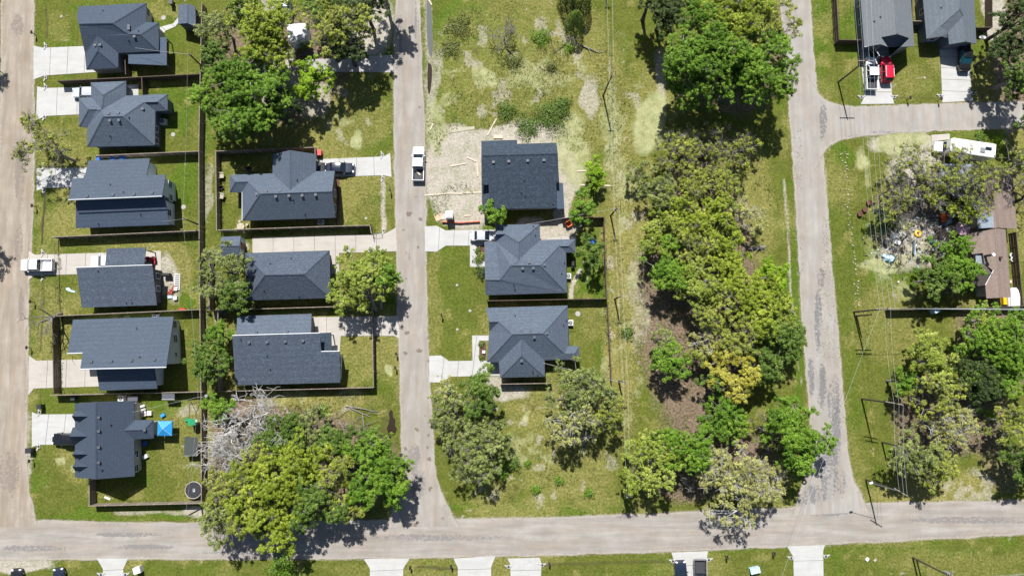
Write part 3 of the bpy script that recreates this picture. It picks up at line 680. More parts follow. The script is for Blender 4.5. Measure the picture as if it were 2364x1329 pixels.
h = House('house with one broad grey shed roof and white end wall, fifth in left column')
h.volume('A3', 'a:840,1120,4.3 b:1350,1105,4.3 c:1380,1316,2.9 d:872,1334,2.9', 'a b c d', 'shingle_navy', 'siding_white')
h.volume('A3', 'a:640,712,3.0 b:1523,685,3.0 c:1458,1128,6.2 d:703,1145,6.2 e:725,1003,5.2 f:590,1008,5.2', 'a b c d e f', 'shingle_dusk', 'siding_white')
h.trim('A3', (703,1147,6.2), (1458,1130,6.2)).trim('A3', (590,1010,5.2), (725,1005,5.2))
h.window('A3', 1530, 755, 1.9, 1.2, 1.3).window('A3', 1523, 880, 1.9, 1.2, 1.3).window('A3', 1520, 1020, 1.9, .7, .9)
h.vents('A3', [(805,1080),(980,1075),(1157,1070),(1358,1063)]).vents('A3', [(1200,790),(1228,1040)], 'p')

h = House('large gabled house with four front dormers near the lower left street corner')
h.volume('A4', 'a:512,150,3.1 b:655,140,6.6 c:915,133,3.1 d:920,265,3.1 e:917,395,3.1 f:920,647,3.1 g:655,668,6.6 h:512,655,3.1 i:850,333,4.1 j:985,330,4.1 k:1048,262,2.9 l:1050,390,2.9',
  'a b g h|b c d i e f g|i d k j|i j l e|j k l', 'shingle_blue', 'siding_tan')
for ox, oy, ix, w, zr, ze in ((490,238,622,34,5.3,4.1),(475,375,600,62,5.2,3.0),(492,497,620,30,5.3,4.1),(493,582,620,30,5.3,4.1)):
    h.volume('A4', f'a:{ox},{oy},{zr} b:{ix},{oy},{zr} c:{ix-60},{oy-w},{ze} d:{ox+22},{oy-w},{ze} e:{ix-60},{oy+w},{ze} f:{ox+22},{oy+w},{ze}', 'a b c d|a b e f', 'shingle_blue', 'siding_tan', ov=.25, rname='dormer_roof')
h.vents('A4', [(683,245),(683,338),(683,448),(683,552),(1000,330)]).vents('A4', [(735,302),(895,470),(693,607)], 'p').window('A4', 935, 495, 1.8, 1.1, 1.4).window('A4', 935, 592, 1.8, 1.1, 1.4)

h = House('wide blue-grey house with a gabled garage facing the middle street, black sedan in its drive')
h.volume('B2', 'a:770,155,2.9 b:945,115,5.2 c:1205,155,2.9 d:1200,325,2.9 e:945,510,5.2 f:770,345,2.9 g:345,360,2.9 h:400,432,4.0 i:345,532,2.9 j:530,428,4.0 k:465,535,2.9 l:645,548,5.6 m:1360,525,5.6 n:1388,320,2.9 o:1395,785,2.9 p:470,816,2.9',
  'a b e f|b c d e|g f e d n m l j h|g h i|h j k i|j l p k|l m o p', 'shingle_slate', 'brick_brown')
h.vents('B2', [(800,572),(932,566),(1063,562),(1196,555),(713,523),(848,517),(618,553)]).vents('B2', [(972,605),(1095,752),(1013,410)], 'p')
h.trim('B2', (470,530,2.9), (470,815,2.9)).window('B2', 1398, 540, 1.7, 1.2).window('B2', 1400, 690, 1.7, 1.2)

h = House('speckled hip-roofed house beside a long pale driveway, in the middle of the second column')
h.volume('B3', 'a:415,122,2.9 b:1117,100,2.9 c:905,298,5.4 d:580,305,5.4 e:1125,495,2.9 f:425,515,2.9', 'a b c d|b e c|d c e f|a d f', 'shingle_speck', 'siding_dark')
h.vents('B3', [(626,213),(800,168),(575,435),(865,482)], 'p')

h = House('house with two offset dark shed roofs and white ridge edge, lowest in the second column')
h.volume('B3', 'a:350,645,2.9 b:967,625,2.9 c:962,810,4.4 d:340,828,4.4', 'a b c d', 'shingle_slate', 'siding_dark')
h.volume('B3', 'a:310,808,5.2 b:1035,787,5.2 c:1048,938,4.3 d:1200,935,4.3 e:1205,1195,2.9 f:335,1218,2.9', 'a b c d e f', 'shingle_speck', 'siding_white')
h.volume('B3', 'a:1025,785,3.2 b:1130,780,3.0 c:1135,945,3.0 d:1025,948,3.2', 'a b c d', 'shingle_black', walls=False, posts=[(1120,800)], caps=False, rname='porch_roof')
h.trim('B3', (310,806,5.2), (1035,785,5.2)).trim('B3', (1048,938,4.3), (1200,935,4.3))
h.vents('B3', [(452,862),(602,860),(752,855),(898,850),(512,778),(767,772)]).vents('B3', [(382,838),(600,975),(625,1085)], 'p').window('B3', 1200, 1010, 1.9, 1.2).window('B3', 1203, 1090, 1.9, 1.2)

h = House('new black-roofed house on a bare building plot beside the middle street')
h.volume('C2', 'a:612,97,3.6 b:925,87,3.6 c:925,122,3.9 d:1270,113,3.9 e:1282,208,5.6 f:612,225,5.6 g:1292,455,4.4 h:1268,458,4.4 i:1275,682,3.4 j:684,692,3.4 k:676,480,4.4 l:614,480,4.4', 'a b c d e f|f e g h i j k l', 'shingle_black', 'siding_tan')
h.volume('C2', 'a:614,478,2.7 b:690,476,3.0 c:700,702,3.0 d:620,708,2.7', 'a b c d', 'shingle_black', 'siding_tan', caps=False, rname='side_roof')
h.volume('C2', 'a:1255,465,3.0 b:1327,465,2.6 c:1340,690,2.6 d:1260,692,3.0', 'a b c d', 'shingle_navy', walls=False, posts=[(1320,490),(1330,675)], caps=False, rname='porch_roof')
h.vents('C2', [(718,282),(852,276),(1017,270),(1160,265)]).vents('C2', [(988,440),(962,550),(1000,580),(1240,650)], 'p')
h.window('C2', 890, 695, 1.6, 1.2)

h = House('multi-hip slate-roofed house with a silver-white sedan at its front, paddling pool behind')
h.volume('C3', 'a:597,120,2.9 b:915,115,2.9 c:765,245,4.8 d:918,228,2.9 e:765,370,5.3 f:600,240,2.9 g:520,240,2.9 h:710,410,5.7 i:920,408,5.7 j:1055,268,3.9 k:1125,268,3.8 l:1168,222,2.9 m:1170,318,2.9 n:1103,318,2.9 o:1110,605,2.9 p:527,622,2.9 q:525,512,4.4 r:632,512,4.4 x:672,186,3.9 y:600,190,3.8 z:604,238,2.9',
  'a b c x y|c b d e|y x z|x c e f z|e d l k j i h|j k m n|k l m|i j n o|h i o p q r|g f r q|f e h r', 'shingle_slate', 'brick_brown')
h.vents('C3', [(793,432),(868,430),(765,233),(840,387),(948,405)]).vents('C3', [(730,548),(738,580),(870,130),(883,195),(1090,393),(1070,467)], 'p')

h = House('slate hip-roofed house with a south garage wing, flower bed and pale L-shaped walk')
h.volume('C3', 'a:530,712,2.9 b:1115,695,2.9 c:938,893,5.6 d:722,900,5.6 e:537,1098,2.9 f:1090,1035,3.7 g:1122,982,2.9 h:1195,985,2.9 i:1165,1036,3.6 j:1198,1080,2.9 k:950,1085,2.9 l:785,935,5.0 m:622,1100,2.9 n:785,1052,5.0 o:632,1210,2.9 p:952,1203,2.9 x:625,812,4.3 y:552,812,4.1 z:556,880,2.9',
  'a b c d x y|y x z|x d e z|b g f c|f g h i|i h j|d c f i j k l m e|l k p n|n p o|l n o m', 'shingle_slate', 'brick_brown')
h.vents('C3', [(783,873),(850,872),(876,922),(964,892),(785,1090)]).vents('C3', [(740,768),(866,1170),(1103,800),(1085,835),(900,1190)], 'p')

h = House('long light-grey roofed house at the top right, white pickup and red car in front')
h.volume('F1', 'a:556,-160,2.9 b:978,-160,5.6 c:1020,420,5.6 d:820,460,4.4 e:900,575,4.3 f:810,545,4.0 g:612,580,2.9 h:1165,470,4.4 i:1060,577,4.4 j:1230,572,2.9 k:1172,-160,2.9', 'a b c d e f g|b k j i h c', 'shingle_grey', 'siding_blue', fascia='trim_dark', flex='defhi')
h.volume('F1', 'c:1018,424,5.3 d:826,462,4.2 e:886,574,2.7 h:1160,474,4.2 i:1074,576,2.7', 'c h i e d', 'shingle_navy', walls=False, caps=False, rname='front_gable', skip=(0,))  # navy instead of the roof's grey: shade on this steep front is painted in
h.vents('F1', [(815,208),(728,272)], 'p').window('F1', 545, 40, 1.7, 1.0).window('F1', 570, 265, 1.7, 1.0)
h.window('F1', 730, 610, 1.1, 3.0, 2.0).trim('F1', (612,580,2.95), (810,545,3.75), w=.1).trim('F1', (810,545,3.75), (900,575,2.95), w=.1)
h = House('steel-blue roofed house at the top right with a black pickup under its garage gable')
h.volume('F2', 'a:150,-160,2.9 b:600,-160,5.6 c:615,110,5.6 d:375,325,4.3 e:390,448,3.8 f:208,478,2.9 g:665,190,4.9 h:470,400,3.2 i:460,468,2.9 j:690,512,4.8 k:485,547,3.1 l:820,540,3.0 m:785,-160,3.0', 'a b c d e f|d c g h i e|h g j k|c b m l j g', 'shingle_steel', 'siding_blue')
h.vents('F2', [(380,102)], 'p').window('F2', 145, 145, 1.7, 1.0).window('F2', 290, 490, 1.6, 1.2)
h = House('old brown-roofed house at the right edge with two chimneys and a sheltered patio')
h.volume('F5', 'a:515,330,2.7 b:875,265,4.1 c:945,1145,4.1 d:760,1155,3.1 e:745,985,3.1 f:845,800,3.6 g:735,710,3.1 h:715,575,3.1 i:575,590,2.7 j:1005,262,3.0 k:1075,1140,3.0', 'a b c d e f g h i|b j k c', 'shingle_brown', 'siding_tan')
h.volume('F5', 'a:735,712,3.0 b:838,845,3.5 c:470,850,3.5 d:460,720,2.7 e:745,988,3.0 f:430,1015,2.7', 'a b c d|b e f c', 'shingle_umber', 'siding_tan', rname='wing_roof')
h.volume('E2', 'a:1765,500,2.7 b:1960,470,3.6 c:2015,1000,3.6 d:1800,1015,2.7 e:2160,440,2.8 f:2205,1010,2.8', 'a b c d|b e f c', 'shingle_brown', 'siding_tan', rname='rear_roof')
h.volume('F5', 'a:640,75,3.2 b:835,55,3.4 c:870,245,3.4 d:655,265,3.2', 'a b c d', 'metal_sheet', walls=False, caps=False, rname='metal_roof', posts=[(660,250)]) if simple('metal_sheet', (0.36,0.42,0.46), 0.35, 0.5, var=.2, scale=4) else None
h.volume('F5', 'a:620,590,2.5 b:702,580,2.6 c:714,712,2.6 d:628,712,2.5', 'a b c d', 'metal_sheet', walls=False, caps=False, rname='skylight_roof')
q = GC('F5', 770, 610, 3.7); MB().cyl((q.x, q.y, 3.0), .20, 2.0, 10, r2=.18).cyl((q.x, q.y, 5.0), .28, .25, 10, 1).build('chimney_pipe', ['metal_dark', 'trim_white'], h.o)
q = GC('F5', 940, 635, 3.7); MB().cyl((q.x, q.y, 3.2), .22, .8, 10).build('roof_turbine', 'mulch', h.o)
h.trim('F5', (745,985,3.2), (850,795,3.7), w=.12)

# sheds and buildings under the trees
h = House('small garden shed with dark gabled roof behind the top left house', 'shed', 'garden_shed')
h.volume('A1', 'a:1562,45,2.3 b:1645,32,3.1 c:1645,205,3.1 d:1562,212,2.3 e:1712,60,2.3 f:1718,240,2.3 g:1645,245,2.3', 'a b c d|b e f c|c f g d', 'shingle_slate', 'siding_dark', ov=.15)
h = House('garden shed with white front and red-brown door beside the long driveway', 'shed', 'garden_shed')
h.volume('B2', 'a:262,975,2.2 b:455,965,2.2 c:440,1062,3.0 d:255,1068,3.0 e:445,1160,2.2 f:260,1165,2.2', 'a b c d|d c e f', 'shingle_slate', 'siding_white', ov=.12)
simple('door_red', (0.20, 0.06, 0.04), 0.6); h.window('B2', 470, 1068, 1.0, 1.1, door=True, mat='door_red')
h = House('pale weathered trailer home roof half hidden under the top grove', 'trailer', 'trailer_home')
h.volume('B1', 'a:805,215,2.7 b:975,205,2.7 c:982,330,2.9 d:825,378,2.9', 'a b c d', 'trim_white', 'siding_white', ov=.1, caps=False)
h = House('pale blue metal roof showing between trees at the top edge', 'shed', 'metal_shed')
h.volume('B1', 'a:670,-60,2.6 b:812,-60,2.6 c:806,55,2.9 d:690,42,2.9', 'a b c d', 'metal_sheet', 'siding_white', ov=.1, caps=False)
h = House('grey metal carport roof under the olive tree beside the motorhome', 'carport', 'carport')
h.volume('E2', 'a:1405,345,2.6 b:1755,350,2.6 c:1765,640,2.9 d:1590,700,2.9 e:1410,560,2.7', 'a b c d e', 'metal_sheet', walls=False, caps=False, posts=[(1425,360),(1740,365),(1745,620),(1430,550)])

# ---------------------------------------------------------------- fences
def fence(pts, label, hgt=1.8, mat='wood_grey', step=2.4, top=True, kind='wood', group=None):
    P = [G(x, y, hgt if top else 0) for x, y in pts]; P = [Vector((p.x, p.y, 0)) for p in P]
    o = thing('fence', label, 'fence', P[0], 0, group)
    cache = {}
    for a, b_ in zip(P[:-1], P[1:]):
        L = (b_-a).length; n = max(1, round(L/step)); rz = math.atan2(b_.y-a.y, b_.x-a.x); d = (b_-a).normalized(); w = L/n
        for i in range(n+1):
            q = a+d*w*i; ob = bpy.data.objects.new('post', fence_post(hgt, kind, mat)); COL.objects.link(ob); ob.parent = o; ob.location = q-P[0]; ob.rotation_euler.z = rz
        key = round(w, 3)
        if key not in cache: cache[key] = fence_panel(w, hgt, kind, mat)
        for i in range(n):
            q = a+d*w*(i+.5); ob = bpy.data.objects.new('fence_panel', cache[key]); COL.objects.link(ob); ob.parent = o; ob.location = q-P[0]; ob.rotation_euler.z = rz
    return o
_posts = {}
def fence_post(h_, kind, mat):
    k = (h_, kind, mat)
    if k not in _posts:
        m = MB(); w = .10 if kind == 'wood' else .06
        m.box((0, 0, (h_+.06)/2), (w, w, h_+.06)); me = bpy.data.meshes.new('post'); me.from_pydata(m.v, [], m.f); me.materials.append(MATS['wood_pale' if kind == 'wood' and mat == 'wood_grey' else ('metal_grey' if kind != 'wood' else mat)]); _posts[k] = me
    return _posts[k]
def fence_panel(w, h_, kind, mat):
    m = MB(); r = random.Random(int(w*1000))
    if kind == 'wood':
        n = max(4, int(w/.155)); pw = (w-.1)/n
        for i in range(n): m.box((-w/2+.05+pw*(i+.5), r.uniform(-.006, .006)+.03, (h_-r.uniform(0, .05))/2), (pw-.008, .022, h_-r.uniform(0, .05)))
        for z in (.35, h_*.55, h_-.25): m.box((0, -.02, z), (w, .04, .09))
        m.box((0, .0, h_+.012), (w-.06, .12, .03))
    else:
        for z in (.05, h_): m.tube([(-w/2, 0, z), (w/2, 0, z)], .022, 5)
        n = max(4, int(w/.3))
        for i in range(n):
            x0, x1 = -w/2+w*i/n, -w/2+w*(i+1)/n
            m.tube([(x0, 0, .05), (x1, 0, h_)], .006, 3); m.tube([(x1, 0, .05), (x0, 0, h_)], .006, 3)
    me = bpy.data.meshes.new('fence_panel'); me.from_pydata(m.v, [], m.f); me.materials.append(MATS[mat]); return me
FG = None
fence([(466,8),(462,180),(459,347),(460,592),(462,760),(464,904),(465,1161)], 'long grey board fence along the back of the left column of gardens')
fence([(132,187),(300,179),(460,171)], 'dark board fence between the two uppermost houses of the left column', mat='wood_dark')
fence([(288,126),(290,172)], 'short brown fence beside the garage of the top left house', mat='wood_dark')
fence([(327,178),(329,220)], 'short brown fence reaching the second house of the left column', mat='wood_dark')
fence([(224,359),(458,349)], 'grey board fence behind three blue bins, below the second left house')
fence([(121,547),(460,532)], 'grey board fence between the third and fourth houses of the left column')
fence([(125,548),(129,728)], 'thin wire fence across the drive of the fourth left house', 1.1, 'metal_dark', kind='wire')
fence([(127,729),(462,714)], 'board fence between the fourth and fifth houses of the left column')
fence([(121,729),(124,908)], 'dark board fence and gate across the drive of the fifth left house', mat='wood_dark')
fence([(117,912),(466,904)], 'board fence above the dormered corner house')
fence([(206,1108),(206,1167),(465,1161)], 'board fence round the corner garden with the trampoline')
fence([(728,364),(727,340),(498,349),(500,530)], 'board fence round the garden with two white chairs')
fence([(505,531),(764,522),(854,520),(857,537)], 'board fence along the upper side of the long pale driveway')
fence([(858,539),(879,536)], 'short black metal gate open at the long driveway', 1.2, 'metal_dark', kind='wire')
fence([(483,580),(483,716),(823,706)], 'board fence below the speckled hip-roofed house', mat='wood_grey')
fence([(503,719),(505,903),(862,894),(859,712)], 'board fence enclosing the garden under the big street tree')
fence([(1300,503),(1395,501),(1398,600),(1401,688)], 'dark fence behind the garden with the paddling pool', mat='wood_dark')
fence([(1125,694),(1402,689)], 'dark board fence between the two slate hip-roofed houses', mat='wood_dark')
fence([(1403,703),(1412,878)], 'brown fence behind the lower slate hip-roofed house', 1.5, 'wood_dark')
fence([(1156,886),(1273,884)], 'short grey fence below the south garage wing')
fence([(1929,-40),(1937,92),(1990,93)], 'dark fence round the strip of lawn beside the grey-roofed house', mat='wood_dark')
fence([(2107,49),(2130,49)], 'short fence closing the gap between the two top right houses')
fence([(2105,-40),(2107,49)], 'fence running up between the two top right houses', mat='wood_dark')
fence([(2254,64),(2291,63),(2290,-40)], 'brown fence beside the steel-blue roofed house', mat='wood_dark')
fence([(2056,715),(2200,712),(2364,706),(2420,704)], 'long dark fence below the brown-roofed house', mat='wood_dark')
fence([(2346,536),(2362,704)], 'weathered fence along the back of the brown-roofed house', mat='wood_dark')

# ---------------------------------------------------------------- trees
def leaf_mat(name, stops, trans=0.06):
    m, nt, b = nm(name)
    a = attr(nt, 'tint').outputs['Fac']
    col = ramp(nt, a, stops)
    nt.links.new(col, b.inputs['Base Color']); b.inputs['Roughness'].default_value = 0.55; b.inputs['Specular IOR Level'].default_value = 0.25
    tr = nt.nodes.new('ShaderNodeBsdfTranslucent'); nt.links.new(mix(nt, 1.0, col, (1.0, 1.0, 0.45), 'MULTIPLY'), tr.inputs['Color'])
    ms = nt.nodes.new('ShaderNodeMixShader'); ms.inputs[0].default_value = trans
    out = nt.nodes['Material Output']; nt.links.new(b.outputs[0], ms.inputs[1]); nt.links.new(tr.outputs[0], ms.inputs[2]); nt.links.new(ms.outputs[0], out.inputs['Surface'])
leaf_mat('leaf_bright', [(0, (0.037,0.090,0.004)), (.5, (0.099,0.196,0.011)), (1, (0.209,0.330,0.033))])
leaf_mat('leaf_lime', [(0, (0.088,0.165,0.004)), (.5, (0.182,0.314,0.009)), (1, (0.297,0.440,0.026))])
leaf_mat('leaf_green', [(0, (0.029,0.064,0.007)), (.5, (0.077,0.138,0.015)), (1, (0.171,0.242,0.044))])
leaf_mat('leaf_olive', [(0, (0.077,0.099,0.009)), (.5, (0.198,0.237,0.029)), (1, (0.380,0.413,0.064))])
leaf_mat('leaf_yellow', [(0, (0.075,0.110,0.006)), (.5, (0.187,0.253,0.015)), (1, (0.374,0.424,0.055))])
leaf_mat('leaf_grey', [(0, (0.070,0.095,0.016)), (.5, (0.165,0.210,0.045)), (1, (0.310,0.350,0.110))])
leaf_mat('leaf_dark', [(0, (0.020,0.036,0.010)), (.5, (0.044,0.072,0.016)), (1, (0.100,0.140,0.034))])
leaf_mat('leaf_khaki', [(0, (0.138,0.138,0.039)), (.5, (0.286,0.295,0.077)), (1, (0.451,0.451,0.154))])
leaf_mat('leaf_pale', [(0, (0.088,0.123,0.009)), (.5, (0.215,0.281,0.033)), (1, (0.385,0.435,0.099))])
leaf_mat('leaf_mustard', [(0, (0.143,0.138,0.011)), (.5, (0.319,0.303,0.033)), (1, (0.484,0.451,0.099))])
leaf_mat('weed', [(0, (0.060,0.095,0.010)), (.5, (0.125,0.150,0.028)), (1, (0.260,0.245,0.100))], 0.15)
NLEAF = 0
def leaves(name, mat, cen, nor, size, tint, parent, origin, rg, kind=None, label=None):
    """rhombic leaf faces: cen (n,3), nor (n,3), size (n,)"""
    global NLEAF
    n = len(cen); NLEAF += n
    nor = nor/np.linalg.norm(nor, axis=1, keepdims=True)
    ref = rg.normal(size=(n, 3)); u = np.cross(nor, ref); u /= np.linalg.norm(u, axis=1, keepdims=True)+1e-9; v = np.cross(nor, u)
    s = size[:, None]; fold = nor*(s*rg.uniform(-.25, .25, (n, 1)))
    P = np.stack([cen-u*s, cen-v*s*.62+fold, cen+u*s, cen+v*s*.62+fold], 1)-np.array(origin)
    me = bpy.data.meshes.new(name); fastmesh(me, P.reshape(-1, 3), np.arange(4*n).reshape(-1, 4))
    a = me.attributes.new('tint', 'FLOAT', 'FACE'); a.data.foreach_set('value', np.clip(tint, 0, 1).astype(np.float32))
    me.materials.append(MATS[mat]); o = bpy.data.objects.new(name, me); COL.objects.link(o)
    if parent is not None: o.parent = parent
    else: o.location = origin
    return o
KIND = dict(bright=('leaf_bright','bark_grey',1.0,.0), lime=('leaf_lime','bark_grey',.9,.0), green=('leaf_green','bark_grey',1.0,.0), olive=('leaf_olive','bark_grey',.54,.4), pale=('leaf_pale','bark_grey',.70,.3), mustard=('leaf_mustard','bark_pale',.9,.3),
            yellow=('leaf_yellow','bark_grey',.70,.3), grey=('leaf_grey','bark_grey',.55,.45), dark=('leaf_dark','bark_dark',1.0,.0), khaki=('leaf_khaki','bark_pale',.36,.6), sparse=('leaf_olive','bark_grey',.20,.8), bare=('leaf_khaki','bark_pale',.05,1.0))
def branch(m, a, b_, r0, r1, rg, n=4, sag=.12, k=4):
    a, b_ = Vector(a), Vector(b_); L = (b_-a).length; pts = []
    for i in range(n+1):
        t = i/n; p = a.lerp(b_, t); j = L*sag*math.sin(math.pi*t)
        pts.append(p+Vector((rg.normal()*.35*j, rg.normal()*.35*j, j*.6)))
    m.tube(pts, [r0+(r1-r0)*i/n for i in range(n+1)], k, caps=False); return pts
def tree(px, py, rpx, h_, kind, label, base=None, seed=None, squash=.75, stretch_=(1, 1), group='trees', name='tree', cat='tree'):
    rg = np.random.default_rng(seed if seed is not None else int(px*7+py*13) % 100000)
    lm, bm_, dens, twig = KIND[kind]
    zc = h_*.64; Cn = G(px, py, zc); R = rpx*(ALT-zc)/FPX
    bx = G(*base) if base else Vector((Cn.x+rg.normal()*.3, Cn.y+rg.normal()*.3, 0))
    o = thing(name, label, cat, (bx.x, bx.y, 0), 0, group)
    rz = min(R*squash, h_*.36); SX, SY = R*stretch_[0], R*stretch_[1]
    m = MB(); tr = max(.10, .026*h_); fork = Vector((bx.x, bx.y, 0)).lerp(Vector((Cn.x, Cn.y, 0)), .35); fork.z = h_*.30
    m.tube([bx-Vector((0, 0, .2)), bx+Vector((0, 0, .25)), Vector((bx.x, bx.y, 0)).lerp(fork, .6), fork], [tr*1.6, tr*1.15, tr*.95, tr*.85], 7)
    # lobes of the crown
    nl = max(12, int(8+R*R*.85)); lobes = []; tries = 0
    while len(lobes) < nl and tries < nl*30:
        tries += 1
        d = rg.normal(size=3); d /= np.linalg.norm(d); rr = rg.uniform(.1, .82)**.6
        if d[2] < -.45: continue
        lr = R*rg.uniform(.20, .33) if R > 4.2 else R*rg.uniform(.26, .40)
        ang = math.atan2(d[1], d[0]); irr = 1+.16*math.sin(2*ang+seedphase(px, py))+.12*math.sin(5*ang+seedphase(py, px))
        q = np.array([Cn.x+d[0]*SX*rr*irr, Cn.y+d[1]*SY*rr*irr, zc+d[2]*rz*rr])
        lobes.append((q, lr))
    for _ in range(int(nl*.4)):
        ang = rg.uniform(0, 6.283); rr = rg.uniform(.80, 1.02); lobes.append((np.array([Cn.x+math.cos(ang)*SX*rr, Cn.y+math.sin(ang)*SY*rr, zc+rg.uniform(-.5, .35)*rz]), max(.45, R*rg.uniform(.12, .19))))
    limbs = []
    nlimb = max(4, min(9, nl//3))
    for i in range(nlimb):
        q, lr = lobes[i]; e = Vector(q)-Vector((0, 0, lr*.3)); pts = branch(m, fork, e, tr*.62, tr*.20, rg, 4, .14, 5); limbs.append(pts)
    cen = []; nor = []; siz = []; tin = []
    for i, (q, lr) in enumerate(lobes):
        if i >= nlimb:
            lp = min((p for L_ in limbs for p in L_[1:]), key=lambda p: (p-Vector(q)).length)
            branch(m, lp, Vector(q)-Vector((0, 0, lr*.2)), tr*.26, tr*.10, rg, 3, .14, 4)
        base_t = rg.normal(.5, .13)
        nc = max(6, int(lr*lr*11.5))
        for j in range(nc):
            d = rg.normal(size=3); d /= np.linalg.norm(d); d[2] = abs(d[2])*.9 if rg.random() < .8 else d[2]
            cp = q+d*lr*rg.uniform(.5, 1.05)*np.array([1, 1, .75])
            if rg.random() < .25+twig*.6: branch(m, Vector(q)-Vector((0, 0, lr*.25)), cp, tr*.10+.012, .012, rg, 2, .12, 3)
            if rg.random() > dens+.12: continue
            cr = rg.uniform(.22, .46); k = int(rg.uniform(40, 60)*(.5+.5*dens)*(cr/.36)**2*.8)+6
            e = rg.normal(size=(k, 3)); e /= np.linalg.norm(e, axis=1, keepdims=True); off = e*cr*rg.uniform(.35, 1.0, (k, 1))*np.array([1, 1, .7])
            cen.append(cp+off); nor.append(e*.7+np.array([0, 0, .75])+rg.normal(size=(k, 3))*.35); siz.append(rg.uniform(.065, .145, k)); tin.append(rg.normal(base_t+.06*d[2], .15, k))
        if twig > .3:
            for j in range(int(3+5*twig)):
                d = rg.normal(size=3); d[2] = abs(d[2]); d /= np.linalg.norm(d)
                branch(m, Vector(q), q+d*lr*1.25, .035, .010, rg, 3, .2, 3)
    m.build('trunk', bm_, o, smooth=True)
    if cen: leaves('crown', lm, np.concatenate(cen), np.concatenate(nor), np.concatenate(siz), np.concatenate(tin), o, (bx.x, bx.y, 0), rg)
    return o
def seedphase(a, b_): return (a*12.9898+b_*78.233) % 6.283
def bare_tree(px, py, rpx, h_, label, base=None, bark='bark_pale', seed=1, depth=4, group='bare trees', up=.5):
    rg = np.random.default_rng(seed); Cn = G(px, py, h_*.6); R = rpx*(ALT-h_*.6)/FPX
    bx = G(*base) if base else Vector((Cn.x, Cn.y, 0)); o = thing('bare_tree', label, 'tree', (bx.x, bx.y, 0), 0, group); m = MB(); tr = max(.09, .024*h_)
    fork = Vector((bx.x*.6+Cn.x*.4, bx.y*.6+Cn.y*.4, h_*.28)); m.tube([bx-Vector((0,0,.2)), bx.lerp(fork, .5), fork], [tr*1.4, tr*1.05, tr*.9], 7)
    def grow(p, d, L, r, lev):
        pts = [p]; q = p
        for i in range(4):
            d = (d+Vector(rg.normal(size=3))*.28+Vector((0, 0, .03))).normalized(); q = q+d*L/4; pts.append(q)
        m.tube(pts, [max(.028, r*(1-.14*i)) for i in range(5)], 5 if lev < 2 else 3, caps=False)
        if lev >= depth: return
        for k in range(rg.integers(2, 4) if lev else 3):
            j = rg.integers(2, 5); nd = (d+Vector(rg.normal(size=3))*.75); nd.z = nd.z*.6+.1; grow(pts[j], nd.normalized(), L*rg.uniform(.58, .82), r*.52, lev+1)
    for k in range(6):
        a = k*math.tau/6+rg.normal()*.3; tgt = Vector((Cn.x+math.cos(a)*R*.5, Cn.y+math.sin(a)*R*.5, h_*.28+R*up)); grow(fork, (tgt-fork).normalized(), max(1.0, R*.55), tr*.6, 1)
    m.build('trunk', bark, o, smooth=True); return o
def conifer(px, py, rpx, h_, label, mat='leaf_dark'):
    rg = np.random.default_rng(int(px)); Cn = G(px, py, h_*.5); R = rpx*(ALT-h_*.5)/FPX; bx = Vector((Cn.x, Cn.y, 0)); o = thing('cedar_tree', label, 'tree', bx, 0, 'cedars in the vacant lot')
    MB().tube([bx, bx+Vector((0, 0, h_*.9))], [.14, .03], 6).build('trunk', 'bark_dark', o)
    n = int(R*R*900); z = rg.uniform(.06, 1, n)**1.2; rr = R*np.sqrt(np.clip(1-z**1.7, 0, 1))*rg.uniform(.72, 1.05, n); a = rg.uniform(0, 2*np.pi, n)
    cen = np.stack([bx.x+np.cos(a)*rr, bx.y+np.sin(a)*rr, z*h_], 1); nor = np.stack([np.cos(a), np.sin(a), np.full(n, .6)], 1)+rg.normal(size=(n, 3))*.5
    leaves('crown', mat, cen, nor, rg.uniform(.06, .13, n), rg.normal(.5+.3*(z-.5), .2, n), o, (bx.x, bx.y, 0), rg)
def shrub(px, py, rpx, h_, mat, label, group='shrubs and weeds', dens=1.0, name='shrub'):
    rg = np.random.default_rng(int(px*3+py)); c = G(px, py, h_*.5); R = rpx*mpp(h_*.5); o = thing(name, label, 'shrub', (c.x, c.y, 0), 0, group)
    m = MB()
    for k in range(7):
        a = rg.uniform(0, 6.28); e = Vector((c.x+math.cos(a)*R*.6, c.y+math.sin(a)*R*.6, h_*rg.uniform(.5, .9))); branch(m, Vector((c.x, c.y, 0)), e, .03, .01, rg, 2, .1, 4)
    m.build('stem', 'bark_grey', o)
    n = int(R*R*240*dens)+60; d = rg.normal(size=(n, 3)); d /= np.linalg.norm(d, axis=1, keepdims=True); d[:, 2] = np.abs(d[:, 2])
    ang = np.arctan2(d[:, 1], d[:, 0]); irr = 1+.25*np.sin(3*ang+px)+.2*np.sin(7*ang+py)
    cen = np.array([c.x, c.y, h_*.15])+d*rg.uniform(.35, 1, (n, 1))*np.array([R, R, h_*.85])*irr[:, None]
    leaves('foliage', mat, cen, d*.6+np.array([0, 0, .7])+rg.normal(size=(n, 3))*.4, rg.uniform(.06, .14, n), rg.normal(.5, .2, n), o, (c.x, c.y, 0), rg); return o

WEST, WOOD, CORN, TOPG, EAST = 'trees of the top left grove', 'trees of the central wood', 'trees of the corner grove by the front street', 'trees of the upper clump beside the east road', 'trees at the right edge'
T = tree
